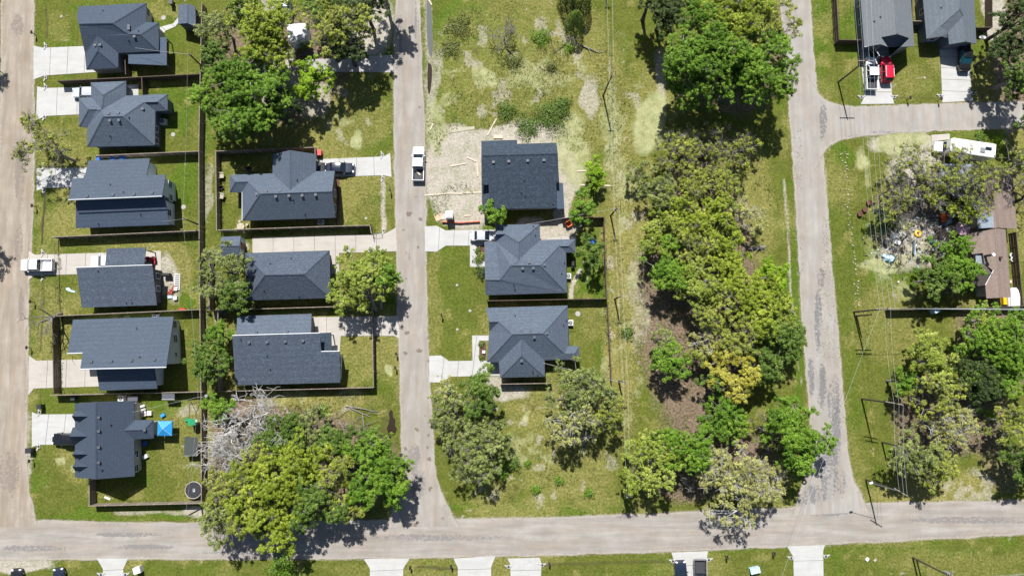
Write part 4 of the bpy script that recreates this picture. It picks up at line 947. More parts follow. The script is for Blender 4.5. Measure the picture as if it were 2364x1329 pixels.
# upper left grove
T(565,215,100,12,'bright','large bright green tree at the lower left of the top grove',group=WEST)
T(612,72,92,12,'yellow','large yellow-green tree in the middle of the top grove',group=WEST)
T(722,182,50,8,'lime','vivid lime green tree standing out in front of the top grove',base=(733,235),group=WEST)
T(790,55,78,13,'olive','dark olive tree of the top grove nearest the gravel drive',group=WEST)
T(745,15,58,11,'green','green tree at the top edge beside the trailer roof',group=WEST)
T(508,60,48,9,'grey','dull grey-green tree against the long fence at the top',group=WEST)
T(500,135,44,9,'green','dark green tree squeezed against the fence above the bright green one',group=WEST)
T(525,275,52,10,'green','shaded green tree at the lowest edge of the top grove',group=WEST)
T(640,250,48,9,'dark','dark tree in the shade right of the bright green grove tree',group=WEST)
T(842,20,55,12,'dark','dark tree at the top edge shading the middle street',group=WEST)
T(800,105,48,11,'dark','dark tree directly above the gravel drive',group=WEST)
T(565,10,45,10,'green','tree cut by the top edge above the yellow-green grove tree',group=WEST)
T(880,-45,52,13,'green','tree beyond the top edge whose shadow falls on the middle street',group=WEST)
# along the west street
T(95,335,68,8,'sparse','sparse spreading tree leaning over the west street',base=(172,372),squash=.4)
bare_tree(95,752,72,9,'leafless crooked tree leaning over the wire fence to the street',base=(142,722),bark='bark_grey',seed=5,depth=3)
T(-95,70,45,10,'olive','tree beyond the left edge, upper of two, shading the west street',base=(-22,95))
T(-100,520,45,11,'olive','tree beyond the left edge, lower of two, shading the west street',base=(-24,525))
# second column gardens
T(520,625,62,9,'grey','grey-green tree in front of the white-fronted garden shed',stretch_=(.95,1.15)); T(545,680,42,8,'green','dark green tree left of the speckled hip roof')
T(482,830,52,7,'green','green tree hanging over the long fence, half way down',stretch_=(.9,1.2)); T(505,775,32,6,'bright','small bright tree in the strip beside the long fence'); T(478,655,34,7,'grey','small grey-green tree on the strip between the long fences')
T(840,640,72,9,'pale','broad bright green street tree beside the middle street',base=(868,716),stretch_=(1.05,.95)); T(795,690,40,8,'pale','lower left part-tree of the bright street tree pair',base=(852,712))
T(885,632,42,9,'bright','upright bright tree at the kerb, right of the broad street tree',base=(880,712))
# corner grove by the front street
bare_tree(545,1040,70,10,'bleached leafless tree in the middle of the thicket',seed=15,depth=5); bare_tree(600,1000,70,10,'bleached leafless tree at the right of the thicket',seed=16,depth=5)
bare_tree(565,970,105,12,'big bleached leafless tree at the upper left of the corner grove',seed=11,depth=5); bare_tree(492,1060,70,10,'bleached leafless tree touching the dark netted frame',seed=12,depth=5); bare_tree(515,1000,75,11,'bleached twiggy tree between the fence and the corner grove',seed=14,depth=5)
T(505,940,38,6,'bright','small green tree below the end of the long fence',group=CORN)
for x,y,r,hh,k,l in [(650,1010,58,7,'green','low green tree beside the bleached tree'),(720,985,48,6,'grey','low grey-green tree at the top of the corner grove'),(775,1020,50,7,'green','low green tree near the fallen logs'),
    (600,1075,55,9,'olive','olive tree right of the bleached thicket'),(690,1075,80,10,'yellow','yellow-green tree in the heart of the corner grove'),(770,1095,62,10,'olive','olive tree left of the bright green corner tree'),(610,1140,88,11,'yellow','broad yellow-green tree in the lower corner grove'),
    (530,1130,66,9,'olive','olive tree hanging over the trampoline garden fence'),(520,1195,58,9,'grey','grey-green tree overhanging the front street at the far left of the grove'),(580,1190,55,10,'olive','olive tree whose crown reaches over the front street'),(645,1215,62,10,'yellow','yellow tree reaching lowest over the front street'),
    (720,1160,66,11,'green','green tree above the largest shadow on the front street'),(790,1165,45,9,'olive','olive tree at the lower right of the corner grove'),(868,1085,80,10,'bright','bright green round tree at the right end of the corner grove'),(850,1030,44,8,'green','green tree beside the brown ditch puddle'),(905,1120,40,8,'bright','bright tree overhanging the middle street corner')]:
    T(x,y,r,hh,k,l,group=CORN)
# vacant corner lot
for x,y,r,hh,k,l,s_ in [(1108,895,52,9,'green','dense dark green tree beside the pale driveway apron',(.9,1.25)),(1050,960,62,8,'grey','grey-green tree nearest the middle street in the vacant lot',(1,1.1)),(1085,1050,64,8,'grey','grey-green tree lowest in the left clump of the vacant lot',(1,1)),(1130,1010,50,8,'grey','pale branched tree on the right of the left clump',(1,1)),(1030,900,34,6,'khaki','thin pale tree below the driveway apron',(1,1)),
    (1340,895,78,10,'grey','olive-grey tree below the lower slate-roofed house',(1,1)),(1325,965,62,9,'khaki','thin pale-branched tree above the fan of branch shadows',(1,1)),(1400,955,50,8,'olive','yellow-olive tree beside the back lane pole',(.9,1.2))]:
    T(x,y,r,hh,k,l,stretch_=s_,group='trees of the vacant corner lot')
# central wood
for x,y,r,hh,k,l in [(1560,345,62,7,'sparse','sparse twiggy tree at the top of the wood beside the pale patch'),(1635,345,66,7,'sparse','pale leafless-looking tree at the top of the wood'),(1700,355,58,7,'sparse','thin yellow-olive tree at the top right of the wood'),(1478,395,36,6,'grey','lone grey tree with a leaning trunk at the upper left of the wood'),
    (1525,440,56,8,'grey','grey-green tree below the leaning grey trunk'),(1590,440,52,8,'olive','olive tree in the upper middle of the wood'),(1660,420,56,8,'olive','olive tree with dark trunk in the upper right wood'),(1560,500,66,9,'yellow','broad yellow-green tree on the left flank of the upper wood'),(1645,500,66,9,'yellow','yellow-olive tree in the upper centre of the wood'),(1715,500,52,7,'khaki','thin pale tree at the right edge of the upper wood'),
    (1520,550,50,9,'pale','olive tree on the left edge level with the fallen grey trunk'),(1590,570,68,10,'olive','olive tree in the very middle of the wood'),(1665,575,60,9,'yellow','yellow-green tree beside the fallen grey trunk'),(1540,620,62,10,'bright','fresh green tree on the left flank of the wood'),(1610,650,66,10,'pale','olive tree right of the long trunk shadow'),(1690,640,62,10,'yellow','olive tree left of the vivid green roadside tree'),
    (1782,632,40,7,'lime','vivid green round tree nearest the sandy ditch'),(1745,670,52,9,'yellow','yellow tree just below the vivid roadside tree'),(1660,705,66,10,'olive','olive tree at the centre of the lower wood'),(1760,725,76,11,'yellow','large yellow-green tree in the lower right wood'),(1800,775,60,10,'green','deep green tree at the right edge of the lower wood'),
    (1700,780,64,10,'olive','olive tree in the shaded middle of the lower wood'),(1630,775,44,8,'khaki','thin olive tree beside the bare pink earth'),(1550,830,50,9,'bright','bright green round tree standing alone at the lower left of the wood'),(1535,780,34,7,'grey','grey-green tree just above the bright lone one'),(1695,860,72,10,'mustard','mustard yellow tree at the bottom of the wood'),(1645,870,40,8,'green','dull green tree left of the mustard yellow one'),(1765,835,52,9,'green','green tree right of the mustard yellow one'),(1612,820,34,7,'olive','small olive tree beside the thin trunk shadow')]:
    T(x,y,r*.95,hh*.85,k,l,group=WOOD)
# lower clump by the front street
for x,y,r,hh,k,l in [(1505,1075,72,9,'pale','light green round tree left in the lower clump'),(1580,1030,72,9,'bright','dense green tree second from left in the lower clump'),(1672,965,54,7,'bright','bright leafy tree just below the mustard yellow tree'),(1835,1005,82,10,'bright','bright green tree overhanging the east road near the corner'),(1700,1120,92,9,'khaki','pale silvery half-leafless tree overhanging the front street'),(1775,985,48,6,'sparse','thin sparse tree left of the green corner tree'),(1650,1075,40,7,'khaki','thin pale tree between the green and silvery trees'),(1770,1105,42,7,'khaki','thin pale tree below the green corner tree')]:
    T(x,y,r,hh,k,l,group='trees of the lower clump by the front street')
bare_tree(1595,1125,28,8,'thin grey leafless tree between the light green and silvery trees',bark='bark_grey',seed=21,depth=3)
# upper clump
for x,y,r,hh,k,l in [(1632,140,100,15,'bright','big bright green tree on the left of the upper clump'),(1765,150,86,15,'bright','green tree reaching over the east road in the upper clump'),(1700,50,86,15,'yellow','yellow-green tree at the top of the upper clump'),(1790,60,66,14,'olive','thin olive tree at the top beside the east road'),(1620,40,62,14,'bright','green tree at the top left of the upper clump'),(1540,25,58,12,'dark','dark evergreen-looking tree at the top edge left of the clump'),(1700,190,58,12,'green','shaded green tree at the bottom of the upper clump'),(1590,205,46,11,'bright','lower left green tree of the upper clump'),(1500,-10,44,12,'dark','dark tree at the top edge beside the power line'),(1740,110,50,13,'khaki','pale half-bare tree in the middle of the upper clump')]:
    T(x,y,r,hh,k,l,group=TOPG)
# right hand side
for x,y,r,hh,k,l,b0 in [(2095,395,66,8,'sparse','sparse twiggy tree left of the motorhome',(2130,440)),(2065,470,52,7,'sparse','small olive tree above the junk-strewn yard',None),(2220,425,88,8,'sparse','broad olive tree over the carport below the motorhome',None),(2175,420,50,7,'sparse','olive tree at the left edge of the grey carport',None),(2230,480,40,6,'yellow','yellowish small tree above the pink parasol',None),
    (2195,590,56,8,'bright','green tree in front of the brown-roofed house',None),(2225,630,46,8,'bright','green tree overhanging the brown wing roof',None),(2165,640,52,8,'green','shaded green tree left of the brown-roofed house',None),(2300,790,92,11,'bright','big bright green tree below the long dark fence',None),(2270,740,42,8,'pale','lime green tree touching the long dark fence',None),(2160,830,70,9,'pale','light yellow-green tree below the two fence poles',None),(2155,905,64,9,'olive','yellow-olive tree beside the twin-wire pole',None),
    (2340,850,66,10,'bright','bright tree cut by the right edge below the big green one',None),(2255,880,60,9,'dark','shadowed dark tree between the two bright right-hand trees',None),(2190,985,66,8,'khaki','pale twiggy tree in the lower right scrub',None),(2110,1045,58,9,'grey','grey-green tree beside the short pole near the corner',None),(2165,1080,50,8,'olive','olive tree whose shadow falls across the front street at right',None),(2335,975,52,9,'olive','yellow-olive tree at the right edge of the scrub',None),(2365,1060,54,9,'green','green tree cut by the right edge near the front street',None),(2085,880,30,7,'bright','narrow bright tree right of the twin-wire pole',None),
    (2350,50,66,12,'dark','dark tree at the top right corner',None),(2372,170,60,12,'green','dark green tree at the right edge above the side street',None),(2320,110,46,11,'dark','dark shaded tree beside the white dish',None),(2345,375,52,9,'sparse','bare-looking tree at the right edge beside the motorhome',None),(2385,280,40,10,'green','tree beyond the right edge shading the side street end',None)]:
    T(x,y,r,hh,k,l,base=b0,group=EAST)
bare_tree(2395,440,60,11,'leafless dark tree beyond the right edge throwing branch shadows on the brown roof',base=(2335,470),bark='bark_dark',seed=33,depth=4)
bare_tree(2085,420,70,8,'spreading grey leafless tree above the cluttered yard',base=(2120,450),bark='bark_grey',seed=51,depth=5)
bare_tree(2080,520,64,7,'low grey leafless tree in the middle of the cluttered yard',base=(2100,540),bark='bark_grey',seed=52,depth=5)
bare_tree(2245,440,70,8,'grey leafless tree tangled in the sparse olive crown below the motorhome',bark='bark_grey',seed=53,depth=5)
bare_tree(2180,545,46,6,'small dark leafless tree beside the orange table',bark='bark_dark',seed=54,depth=5)
bare_tree(2330,420,55,8,'grey leafless tree right of the motorhome above the brown roof',bark='bark_grey',seed=55,depth=5)
bare_tree(1165,78,46,5,'low grey leafless bush tree in the vacant upper lot',bark='bark_grey',seed=41,depth=5,up=.35)
bare_tree(1395,60,1,9,'unused',seed=2,depth=1) if False else None
# around the building plot
T(1375,405,30,5,'lime','slender lime green tree behind the new black-roofed house',stretch_=(.65,1.6)); T(1348,478,38,7,'bright','rounded green tree at the fence behind the new house'); T(1138,492,30,7,'bright','small green tree between the new house and its neighbour',base=(1145,520)); T(1362,580,36,8,'green','shady tree over the paddling pool',base=(1372,590))
conifer(1328,48,25,6,'clipped-looking cone cedar standing alone near the power line','leaf_green'); conifer(1345,2,26,6,'dark cedar at the top edge behind the cone cedar'); conifer(1310,-5,22,6,'dark cedar at the top edge left of the cone cedar')
for x,y,r,hh,mt,l in [(1250,85,28,1.2,'leaf_bright','yellow-green weed bush in the upper lot right of the grey bush'),(1170,255,30,1.2,'leaf_green','deep green bramble at the left of the bramble heap'),(1275,265,46,1.6,'leaf_green','largest deep green bramble above the new house'),(1220,290,38,1.3,'leaf_green','bramble closest to the new black roof'),(1300,240,26,1.3,'leaf_green','bramble at the upper right of the heap'),(1060,60,36,.9,'weed','low weeds near the top of the ditch'),(1040,110,30,.9,'weed','low weeds beside the red-brown brush'),(1188,140,24,1.5,'weed','dark weed clump on the crooked branch'),(1272,150,16,1.4,'weed','weed clump right of the crooked branch'),(1315,110,14,1.2,'leaf_bright','small bright shrub by the fallen log'),
    (1155,1085,26,1.4,'leaf_bright','bright bush under the left clump of the corner lot'),(1185,1070,20,1.5,'leaf_green','dull bush right of the bright one in the corner lot'),(1238,1130,14,1.0,'leaf_bright','bright weed tuft lower left in the corner lot'),(1290,1110,12,.9,'leaf_bright','bright weed tuft in the middle of the corner lot'),(1360,1138,14,1.0,'leaf_bright','bright weed tuft lower right in the corner lot'),(1218,1070,10,.8,'leaf_bright','small weed tuft left of the straw-coloured grass'),(650,1312,40,2.0,'leaf_bright','bright bush cut by the bottom edge below the grove shadow'),(1372,600,16,1.2,'leaf_green','dark bush at the fence of the pool garden'),
    (1105,600,14,.7,'leaf_green','round shrub in the mulch bed of the upper slate-roofed house'),(1104,578,10,.6,'leaf_green','small shrub at the top of the mulch bed'),(1112,628,18,1.0,'leaf_dark','dark shrub below the walk of the upper slate-roofed house'),(1498,560,14,1.0,'leaf_bright','small bright shrub at the left edge of the wood'),(2310,322,20,1.0,'leaf_lime','lime bush right of the motorhome'),(2265,318,18,1.0,'leaf_green','dark bush above the motorhome'),(2050,510,36,.8,'leaf_green','low dark ivy patch in the junk-strewn yard'),(1450,768,20,.8,'leaf_green','weedy bush beside the back fence pole shadow'),
    (345,85,12,.8,'leaf_green','small shrub on the lawn beside the garden path'),(640,865,20,.8,'weed','vine tuft below the board fence, left'),(570,905,18,.7,'weed','vine tuft under the fence above the corner grove'),(1300,1075,9,.6,'weed','straw weed tuft in the corner lot'),(2290,960,18,.8,'leaf_lime','small lime bush in the lower right scrub'),(2265,945,13,.7,'leaf_lime','lime weed left of the small lime bush'),(745,950,18,.9,'leaf_bright','bright tuft between the fallen logs'),(760,80,24,3.5,'leaf_bright','bright sapling in front of the trailer roof'),(700,100,18,3,'leaf_bright','small bright sapling left of the trailer roof')]:
    shrub(x,y,r,hh,mt,l)
# ---------------------------------------------------------------- undergrowth and rough grass nobody could count
def scatter(name, label, mat, zones, per_m2, hgt, size, seed):
    rg = np.random.default_rng(seed); cs = []
    for cx, cy, rx, ry in zones:
        n = int(rx*ry*3.14*mpp()**2*per_m2); r = np.sqrt(rg.random(n)); a = rg.uniform(0, 6.283, n); px = cx+r*np.cos(a)*rx; py = cy+r*np.sin(a)*ry
        P = np.stack([px-W0/2, -(py-H0/2), np.full(n, -FPX)], 1) @ ROT.T; t = -ALT/P[:, 2]; x, y = P[:, 0]*t, P[:, 1]*t
        keep = fbm(x, y, 5, seed+3) > .46; x, y = x[keep], y[keep]; cs.append(np.stack([x, y], 1))
    c = np.concatenate(cs); n = len(c); k = 3; c = np.repeat(c, k, 0)+rg.normal(size=(n*k, 2))*.10; z = rg.uniform(.02, hgt, n*k)
    o = leaves(name, mat, np.column_stack([c, z]), np.column_stack([rg.normal(size=(n*k, 2))*.6, np.full(n*k, .8)]), rg.uniform(size*.5, size, n*k), rg.normal(.5, .25, n*k), None, (0, 0, 0), rg)
    o['kind'] = 'stuff'; o['label'] = label
scatter('undergrowth', 'straggly undergrowth on the floor of the wood and groves', 'weed', [(1640,600,170,330),(1640,1060,180,110),(700,1050,210,120),(2200,960,120,100),(1680,150,120,100)], 5, .5, .13, 91)
scatter('rough_grass', 'rough uncut grass and weeds of the vacant lots', 'weed', [(1150,150,160,150),(1330,180,90,170),(1230,1060,200,110),(1440,600,50,450),(1060,470,70,50),(1020,250,40,110),(720,930,160,30)], 7, .22, .10, 92)
scatter('lawn_grass', 'short tufted grass of the lawns and verges', 'weed', [(420,250,45,90),(420,430,45,80),(400,620,60,60),(180,1070,90,80),(400,1080,70,90),(1050,680,55,110),(1370,700,45,120),(820,260,90,80),(850,460,60,60),(1950,700,60,350),(1970,60,90,60),(2100,170,70,60),(2060,850,80,180),(1840,600,14,400),(850,850,60,60),(110,620,40,250),(2200,1300,300,40),(1450,1310,300,30),(600,1310,300,25),(1060,1000,60,150)], 6, .07, .075, 93)
print('leaf faces', NLEAF)

def fence_weeds():
    rg = np.random.default_rng(5); cs = []
    for f in [o for o in bpy.data.objects if o.name.split('.')[0] == 'fence']:
        for ch in f.children:
            if ch.name.startswith('fence_panel') and rg.random() < .75:
                p = f.location+ch.location; a = ch.rotation_euler.z; n = int(rg.uniform(4, 26)); t = rg.uniform(-1.3, 1.3, n); s = rg.choice([-1, 1], n)*rg.uniform(.08, .4, n)
                cs.append(np.stack([p.x+np.cos(a)*t-np.sin(a)*s, p.y+np.sin(a)*t+np.cos(a)*s], 1))
    c = np.repeat(np.concatenate(cs), 4, 0); n = len(c); c = c+rg.normal(size=(n, 2))*.08
    o = leaves('fence_weeds', 'weed', np.column_stack([c, rg.uniform(.02, .35, n)]), np.column_stack([rg.normal(size=(n, 2))*.7, np.full(n, .7)]), rg.uniform(.05, .12, n), rg.normal(.5, .25, n), None, (0, 0, 0), rg)
    o['kind'] = 'stuff'; o['label'] = 'unmown weeds along the feet of the fences'
fence_weeds()

# ---------------------------------------------------------------- vehicles (built facing +x, then turned)
def loft(m, st, mi=0, n=12):
    """st: (x, halfwidth, zbottom, zshoulder, ztop, topwidth) cross sections from rear to front"""
    rings = []
    for x, w, zb, zs, zt, tw in st:
        rings.append([(x, -w*.92, zb), (x, -w, zb+.12), (x, -w, zs), (x, -tw, zt), (x, tw, zt), (x, w, zs), (x, w, zb+.12), (x, w*.92, zb)])
    k = 8; vv = [v for r in rings for v in r]; fs = []
    for i in range(len(rings)-1):
        for j in range(k): fs.append((i*k+j, (i+1)*k+j, (i+1)*k+(j+1) % k, i*k+(j+1) % k))
    fs += [tuple(range(k)), tuple((len(rings)-1)*k+j for j in reversed(range(k)))]
    m.add(vv, fs, mi)
def wheels(o, xs, w, r=.36):
    for x in xs:
        for s in (-1, 1):
            t = MB().tube([(x, s*(w-.24), r), (x, s*(w-.22), r), (x, s*(w-.02), r), (x, s*w, r)], [r*.9, r, r, r*.9], 16).build('wheel', 'black_rubber', o, local=True)
            MB().tube([(x, s*(w-.03), r), (x, s*(w+.008), r)], [r*.60, r*.56], 10).build('rim', 'metal_grey', t, local=True)
def vehicle(kind, px, py, head, paint, label, name, L=None, cat='car', glass='glass', group=None, z=0.062, bed='bed_liner'):
    q = G(px, py, .8); a, b_ = G(0, 0), G(head[0], head[1]); d = G(px+head[0], py+head[1], .8)-q; rz = math.atan2(d.y, d.x)
    o = thing(name, label, cat, (q.x, q.y, z), rz, group); P = 'paint_'+paint
    dims = dict(sedan=(4.7, .90), suv=(4.8, .95), pickup=(5.8, .99), hatch=(4.3, .88))
    L0, W = dims[kind]; L = L or L0; h = L/2; m = MB()
    if kind == 'pickup':
        sh, top, hood = 1.08, 1.86, 1.10
        xs = [h*.62, -h*.60]
        loft(m, [(-h*.27, W, .42, 1.0, sh, W*.94), (h*.45, W, .40, 1.0, sh, W*.92), (h*.86, W*.98, .40, .92, hood, W*.86), (h*.95, W*.93, .42, .84, 1.02, W*.80), (h*.985, W*.82, .44, .80, .94, W*.70), (h, W*.68, .48, .74, .86, W*.58)])
        cab = (-.265*h, .56*h, -.235*h, .22*h)
    elif kind == 'suv':
        sh, top = 1.02, 1.76; xs = [h*.62, -h*.60]
        loft(m, [(-h, W*.86, .45, .80, .96, W*.78), (-h*.96, W*.96, .36, .90, 1.02, W*.88), (-h*.3, W, .34, .94, sh, W*.92), (h*.45, W, .34, .94, 1.02, W*.90), (h*.86, W*.95, .36, .84, .96, W*.80), (h*.97, W*.86, .40, .76, .86, W*.70), (h, W*.76, .44, .68, .78, W*.6)])
        cab = (-.94*h, .40*h, -.80*h, .10*h)
    else:
        sh, top = .92, 1.44; xs = [h*.62, -h*.60]
        rear = -.72*h if kind == 'sedan' else -.93*h
        loft(m, [(-h, W*.60, .44, .66, .78, W*.48), (-h*.975, W*.80, .38, .72, .86, W*.68), (-h*.92, W*.93, .32, .78, .92, W*.80), (-h*.4, W, .28, .82, sh, W*.90), (h*.4, W, .28, .82, .92, W*.88), (h*.82, W*.94, .30, .72, .82, W*.76), (h*.93, W*.86, .34, .64, .73, W*.66), (h*.98, W*.70, .36, .58, .66, W*.54), (h, W*.50, .40, .52, .58, W*.38)])
        cab = (rear, .44*h, rear+.24*h, .06*h)
    body = m.build('body', P, o, local=True, smooth=True); bv = body.modifiers.new('bevel', 'BEVEL'); bv.width = .07; bv.segments = 2; bv.limit_method = 'ANGLE'; bv.angle_limit = .45; bv.harden_normals = True
    rb, fb, rt, ft = cab; tw = W*.78; bw = W*.92
    g = MB(); g.add([(rb, -bw, sh-.03), (fb, -bw, sh-.03), (fb, bw, sh-.03), (rb, bw, sh-.03), (rt, -tw, top), (ft, -tw, top), (ft, tw, top), (rt, tw, top)],
          [(0, 1, 5, 4), (1, 2, 6, 5), (2, 3, 7, 6), (3, 0, 4, 7), (4, 5, 6, 7)]); g.build('window_glass', glass, o, local=True)
    # roof panel slightly proud, with pillars
    r = MB(); x0, x1 = rt-.05, ft+.06; n = 5; vv = []
    for i in range(n+1):
        x = x0+(x1-x0)*i/n; c = .05*math.sin(math.pi*i/n)
        for y, dz in ((-tw-.03, -.03), (-tw*.7, .03), (0, .05), (tw*.7, .03), (tw+.03, -.03)): vv.append((x, y, top+dz+c))
    r.add(vv, [(i*5+j, (i+1)*5+j, (i+1)*5+j+1, i*5+j+1) for i in range(n) for j in range(4)])
    rp = r.build('roof_panel', P, o, local=True, smooth=True)
    for s in (-1, 1):
        pm = MB(); pm.tube([(fb, s*bw, sh), (ft, s*tw, top)], .055, 4); pm.tube([(rb, s*bw, sh), (rt, s*tw, top)], .07, 4)
        xm = (rb+fb)/2; pm.tube([(xm, s*(bw+.005), sh-.02), ((rt+ft)/2, s*(tw+.005), top)], .05, 4); pm.tube([(rt, s*(tw+.01), top), (ft, s*(tw+.01), top)], .04, 4)
        pm.build('pillar', P, o, local=True)
        MB().box((fb-.12*h, s*(W+.09), sh+.06), (.14, .20, .15)).build('mirror', P if paint in ('white', 'red') else 'plastic_black', o, local=True)
        MB().box((h*.93, s*W*.66, .72 if kind in ('sedan', 'hatch') else .88), (.22, .34, .13), -s*.3).build('headlight', 'headlamp', o, local=True)
        MB().box((-h*.975, s*W*.74, .82 if kind != 'pickup' else .95), (.12, .22, .22)).build('taillight', 'taillamp', o, local=True)
    if kind == 'pickup':
        bm_ = MB(); x0, x1 = -h, -h*.275
        bm_.box(((x0+x1)/2, 0, .66), (x1-x0-.04, 2*W-.2, .10))
        bm_.build('bed_floor', bed, o, local=True)
        for s in (-1, 1):
            w = MB(); w.box(((x0+x1)/2, s*(W-.07), .80), (x1-x0, .13, .62)); w.build('bed_side', P, o, local=True)
            MB().box((-h*.62, s*(W-.22), .78), (.95, .2, .26)).build('wheel_arch', bed, o, local=True)
        MB().box((x0+.05, 0, .80), (.09, 2*W-.28, .58)).build('tailgate', P, o, local=True)
        MB().box((x1-.05, 0, .80), (.06, 2*W-.28, .58)).build('bed_front', P, o, local=True)
    if kind == 'suv':
        for s in (-1, 1): MB().tube([(rt+.1, s*tw*.92, top+.11), (ft-.1, s*tw*.92, top+.11)], .03, 5).build('roof_rail', 'metal_grey' if paint == 'red' else 'metal_dark', o, local=True)
    MB().box((h-.02, 0, .48), (.14, W*1.5, .20)).build('bumper', P if paint != 'white' else 'metal_grey', o, local=True)
    MB().box((-h-.03, 0, .52), (.14, W*1.6, .18)).build('rear_bumper', 'metal_grey' if kind == 'pickup' else P, o, local=True)
    wheels(o, xs, W-.0, .39 if kind in ('pickup', 'suv') else .33)
    return o
simple('bed_liner', (0.035, 0.037, 0.042), 0.7)
vehicle('hatch', 197, 214, (-1, 0), 'silver', 'silver hatchback half under the garage eave of the second left house', 'hatchback_car')
vehicle('pickup', 86, 612, (-1, 0.01), 'white', 'white pickup at the mouth of the drive beside the west street', 'pickup_truck', cat='pickup', bed='plastic_white', L=5.1)
vehicle('pickup', 252, 603, (-1, 0.02), 'white', 'white pickup with only its bonnet showing from under the carport', 'pickup_truck', cat='pickup')
vehicle('suv', 156, 1013, (-1, 0), 'black', 'black car nosing out from the eave of the dormered corner house', 'suv_car')
vehicle('sedan', 785, 388, (1, 0), 'navy', 'dark sedan in full view on the concrete drive', 'sedan_car', glass='glass')
vehicle('sedan', 722, 387, (1, 0), 'black', 'dark car tucked under the garage gable behind the dark sedan', 'sedan_car')
t7 = vehicle('pickup', 966, 378, (0.02, -1), 'white', 'white pickup with a board in its dark bed, parked on the middle street', 'pickup_truck', cat='pickup', z=.024)
vehicle('sedan', 1117, 545, (1, 0.01), 'silver', 'silver-white sedan parked before the upper slate-roofed house', 'sedan_car', L=4.4)
vehicle('pickup', 2011, 170, (-0.02, -1), 'white', 'white pickup with open bed beside the red car', 'pickup_truck', cat='pickup')
vehicle('suv', 2046, 160, (-0.05, -1), 'red', 'bright red car with roof rails on the top right drive', 'suv_car', L=4.6)
vehicle('pickup', 2226, 130, (0.02, 1), 'black', 'black pickup with teal windscreen nosing out of a garage gable', 'pickup_truck', cat='pickup', glass='glass_teal', L=5.4)
vehicle('suv', 1572, 1329, (-0.05, -1), 'navy', 'dark blue car on the left of a drive at the bottom edge', 'suv_car')
vehicle('pickup', 1616, 1334, (0.01, 1), 'charcoal', 'dark grey pickup on the right of a drive at the bottom edge', 'pickup_truck', cat='pickup')
vehicle('sedan', 37, 1348, (0, -1), 'black', 'black car cut by the bottom edge at the far left', 'sedan_car', z=.02)
vehicle('sedan', 137, 1346, (-.1, -1), 'navy', 'dark blue car cut by the bottom edge at the left, right of the black one', 'sedan_car', z=.02)
vehicle('pickup', 612, 172, (1, -.6), 'white', 'white pickup half hidden under the top grove', 'pickup_truck', cat='pickup', z=.01)
q = G(963, 397, .8); MB().box((q.x, q.y, .80), (1.5, .28, .08), 2.4).build('board', 'wood_pale'); tag(bpy.data.objects['board'], 'pale board lying across the bed of the street pickup', 'board')
# motorhome
q = G(2222, 345, 1.5); d = G(2157, 336, 1.5)-G(2286, 353, 1.5); mh = thing('motorhome', 'large white motorhome parked askew by the side street', 'motorhome', (q.x, q.y, 0.0), math.atan2(d.y, d.x)-.02)
def mpart(mb, n, mt, par=None): return mb.build(n, mt, par or mh, local=True)
b_ = MB(); b_.prism([(-4.6,-1.2),(2.6,-1.2),(3.0,-1.0),(3.0,1.0),(2.6,1.2),(-4.6,1.2),(-4.7,1.1),(-4.7,-1.1)], .45, 2.95); mpart(b_, 'coach_body', 'paint_cream')
b_ = MB(); b_.prism([(-4.5,-1.12),(2.5,-1.12),(2.85,-.9),(2.85,.9),(2.5,1.12),(-4.5,1.12)], 2.953, 3.0); mpart(b_, 'roof', 'plastic_white')
b_ = MB(); loft(b_, [(2.7,.98,.4,1.1,1.9,.8),(3.3,.98,.4,1.1,1.5,.85),(3.9,.96,.4,1.0,1.2,.82),(4.5,.85,.45,.85,1.0,.7)]); mpart(b_, 'cab', 'paint_white')
b_ = MB(); b_.add([(3.02,-.8,1.85),(3.45,-.82,1.38),(3.45,.82,1.38),(3.02,.8,1.85)], [(0,1,2,3)]); mpart(b_, 'windscreen', 'glass')
mpart(MB().box((-2.4,.2,3.07),(.8,.8,.2)), 'air_conditioner', 'metal_grey'); mpart(MB().box((-.5,-.5,3.04),(.6,.6,.1)), 'roof_hatch', 'siding_tan'); mpart(MB().box((-3.4,-.2,3.05),(1.0,.5,.10)), 'solar_panel', 'glass')
for s in (-1, 1): mpart(MB().box((-1.0,s*1.205,1.9),(1.2,.03,.7)), 'side_window', 'glass')
wheels(mh, [3.5, -2.4], 1.12, .4)

# ---------------------------------------------------------------- small things
def single(mb, name, mats, label, cat, org, group=None):
    o = mb.build(name, mats); org = Vector(org)
    o.data.transform(Matrix.Translation(-org)); o.location = org; return tag(o, label, cat, group)
def ac_unit(px, py, label, s=1.0):
    p = G(px, py, .7); o = thing('air_conditioner', label, 'air conditioner', (p.x, p.y, 0), 0, 'air conditioners beside houses')
    MB().box((p.x, p.y, .04), (1.1*s, 1.1*s, .08)).build('pad', 'concrete_new', o); MB().box((p.x, p.y, .44), (.85*s, .85*s, .72)).build('cabinet', 'plastic_white', o)
    m = MB(); m.cyl((p.x, p.y, .80), .34*s, .03, 16); m.build('fan_opening', 'plastic_black', o)
    m = MB()
    for k in range(4): m.box((p.x, p.y, .84), (.62*s, .05, .015), k*math.pi/4)
    m.cyl((p.x, p.y, .835), .10, .03, 8); m.build('fan_guard', 'metal_grey', o)
ac_unit(279,919,'air conditioner beside the grey box above the dormered house'); ac_unit(375,280,'air conditioner right of the second left house'); ac_unit(357,731,'air conditioner at the top wall of the broad shed-roofed house',.9)
ac_unit(1312,637,'air conditioner in the pool garden by the slate-roofed wall'); ac_unit(1317,745,'air conditioner beside the lower slate-roofed house'); ac_unit(740,513,'air conditioner in the shade below the brown-walled house')
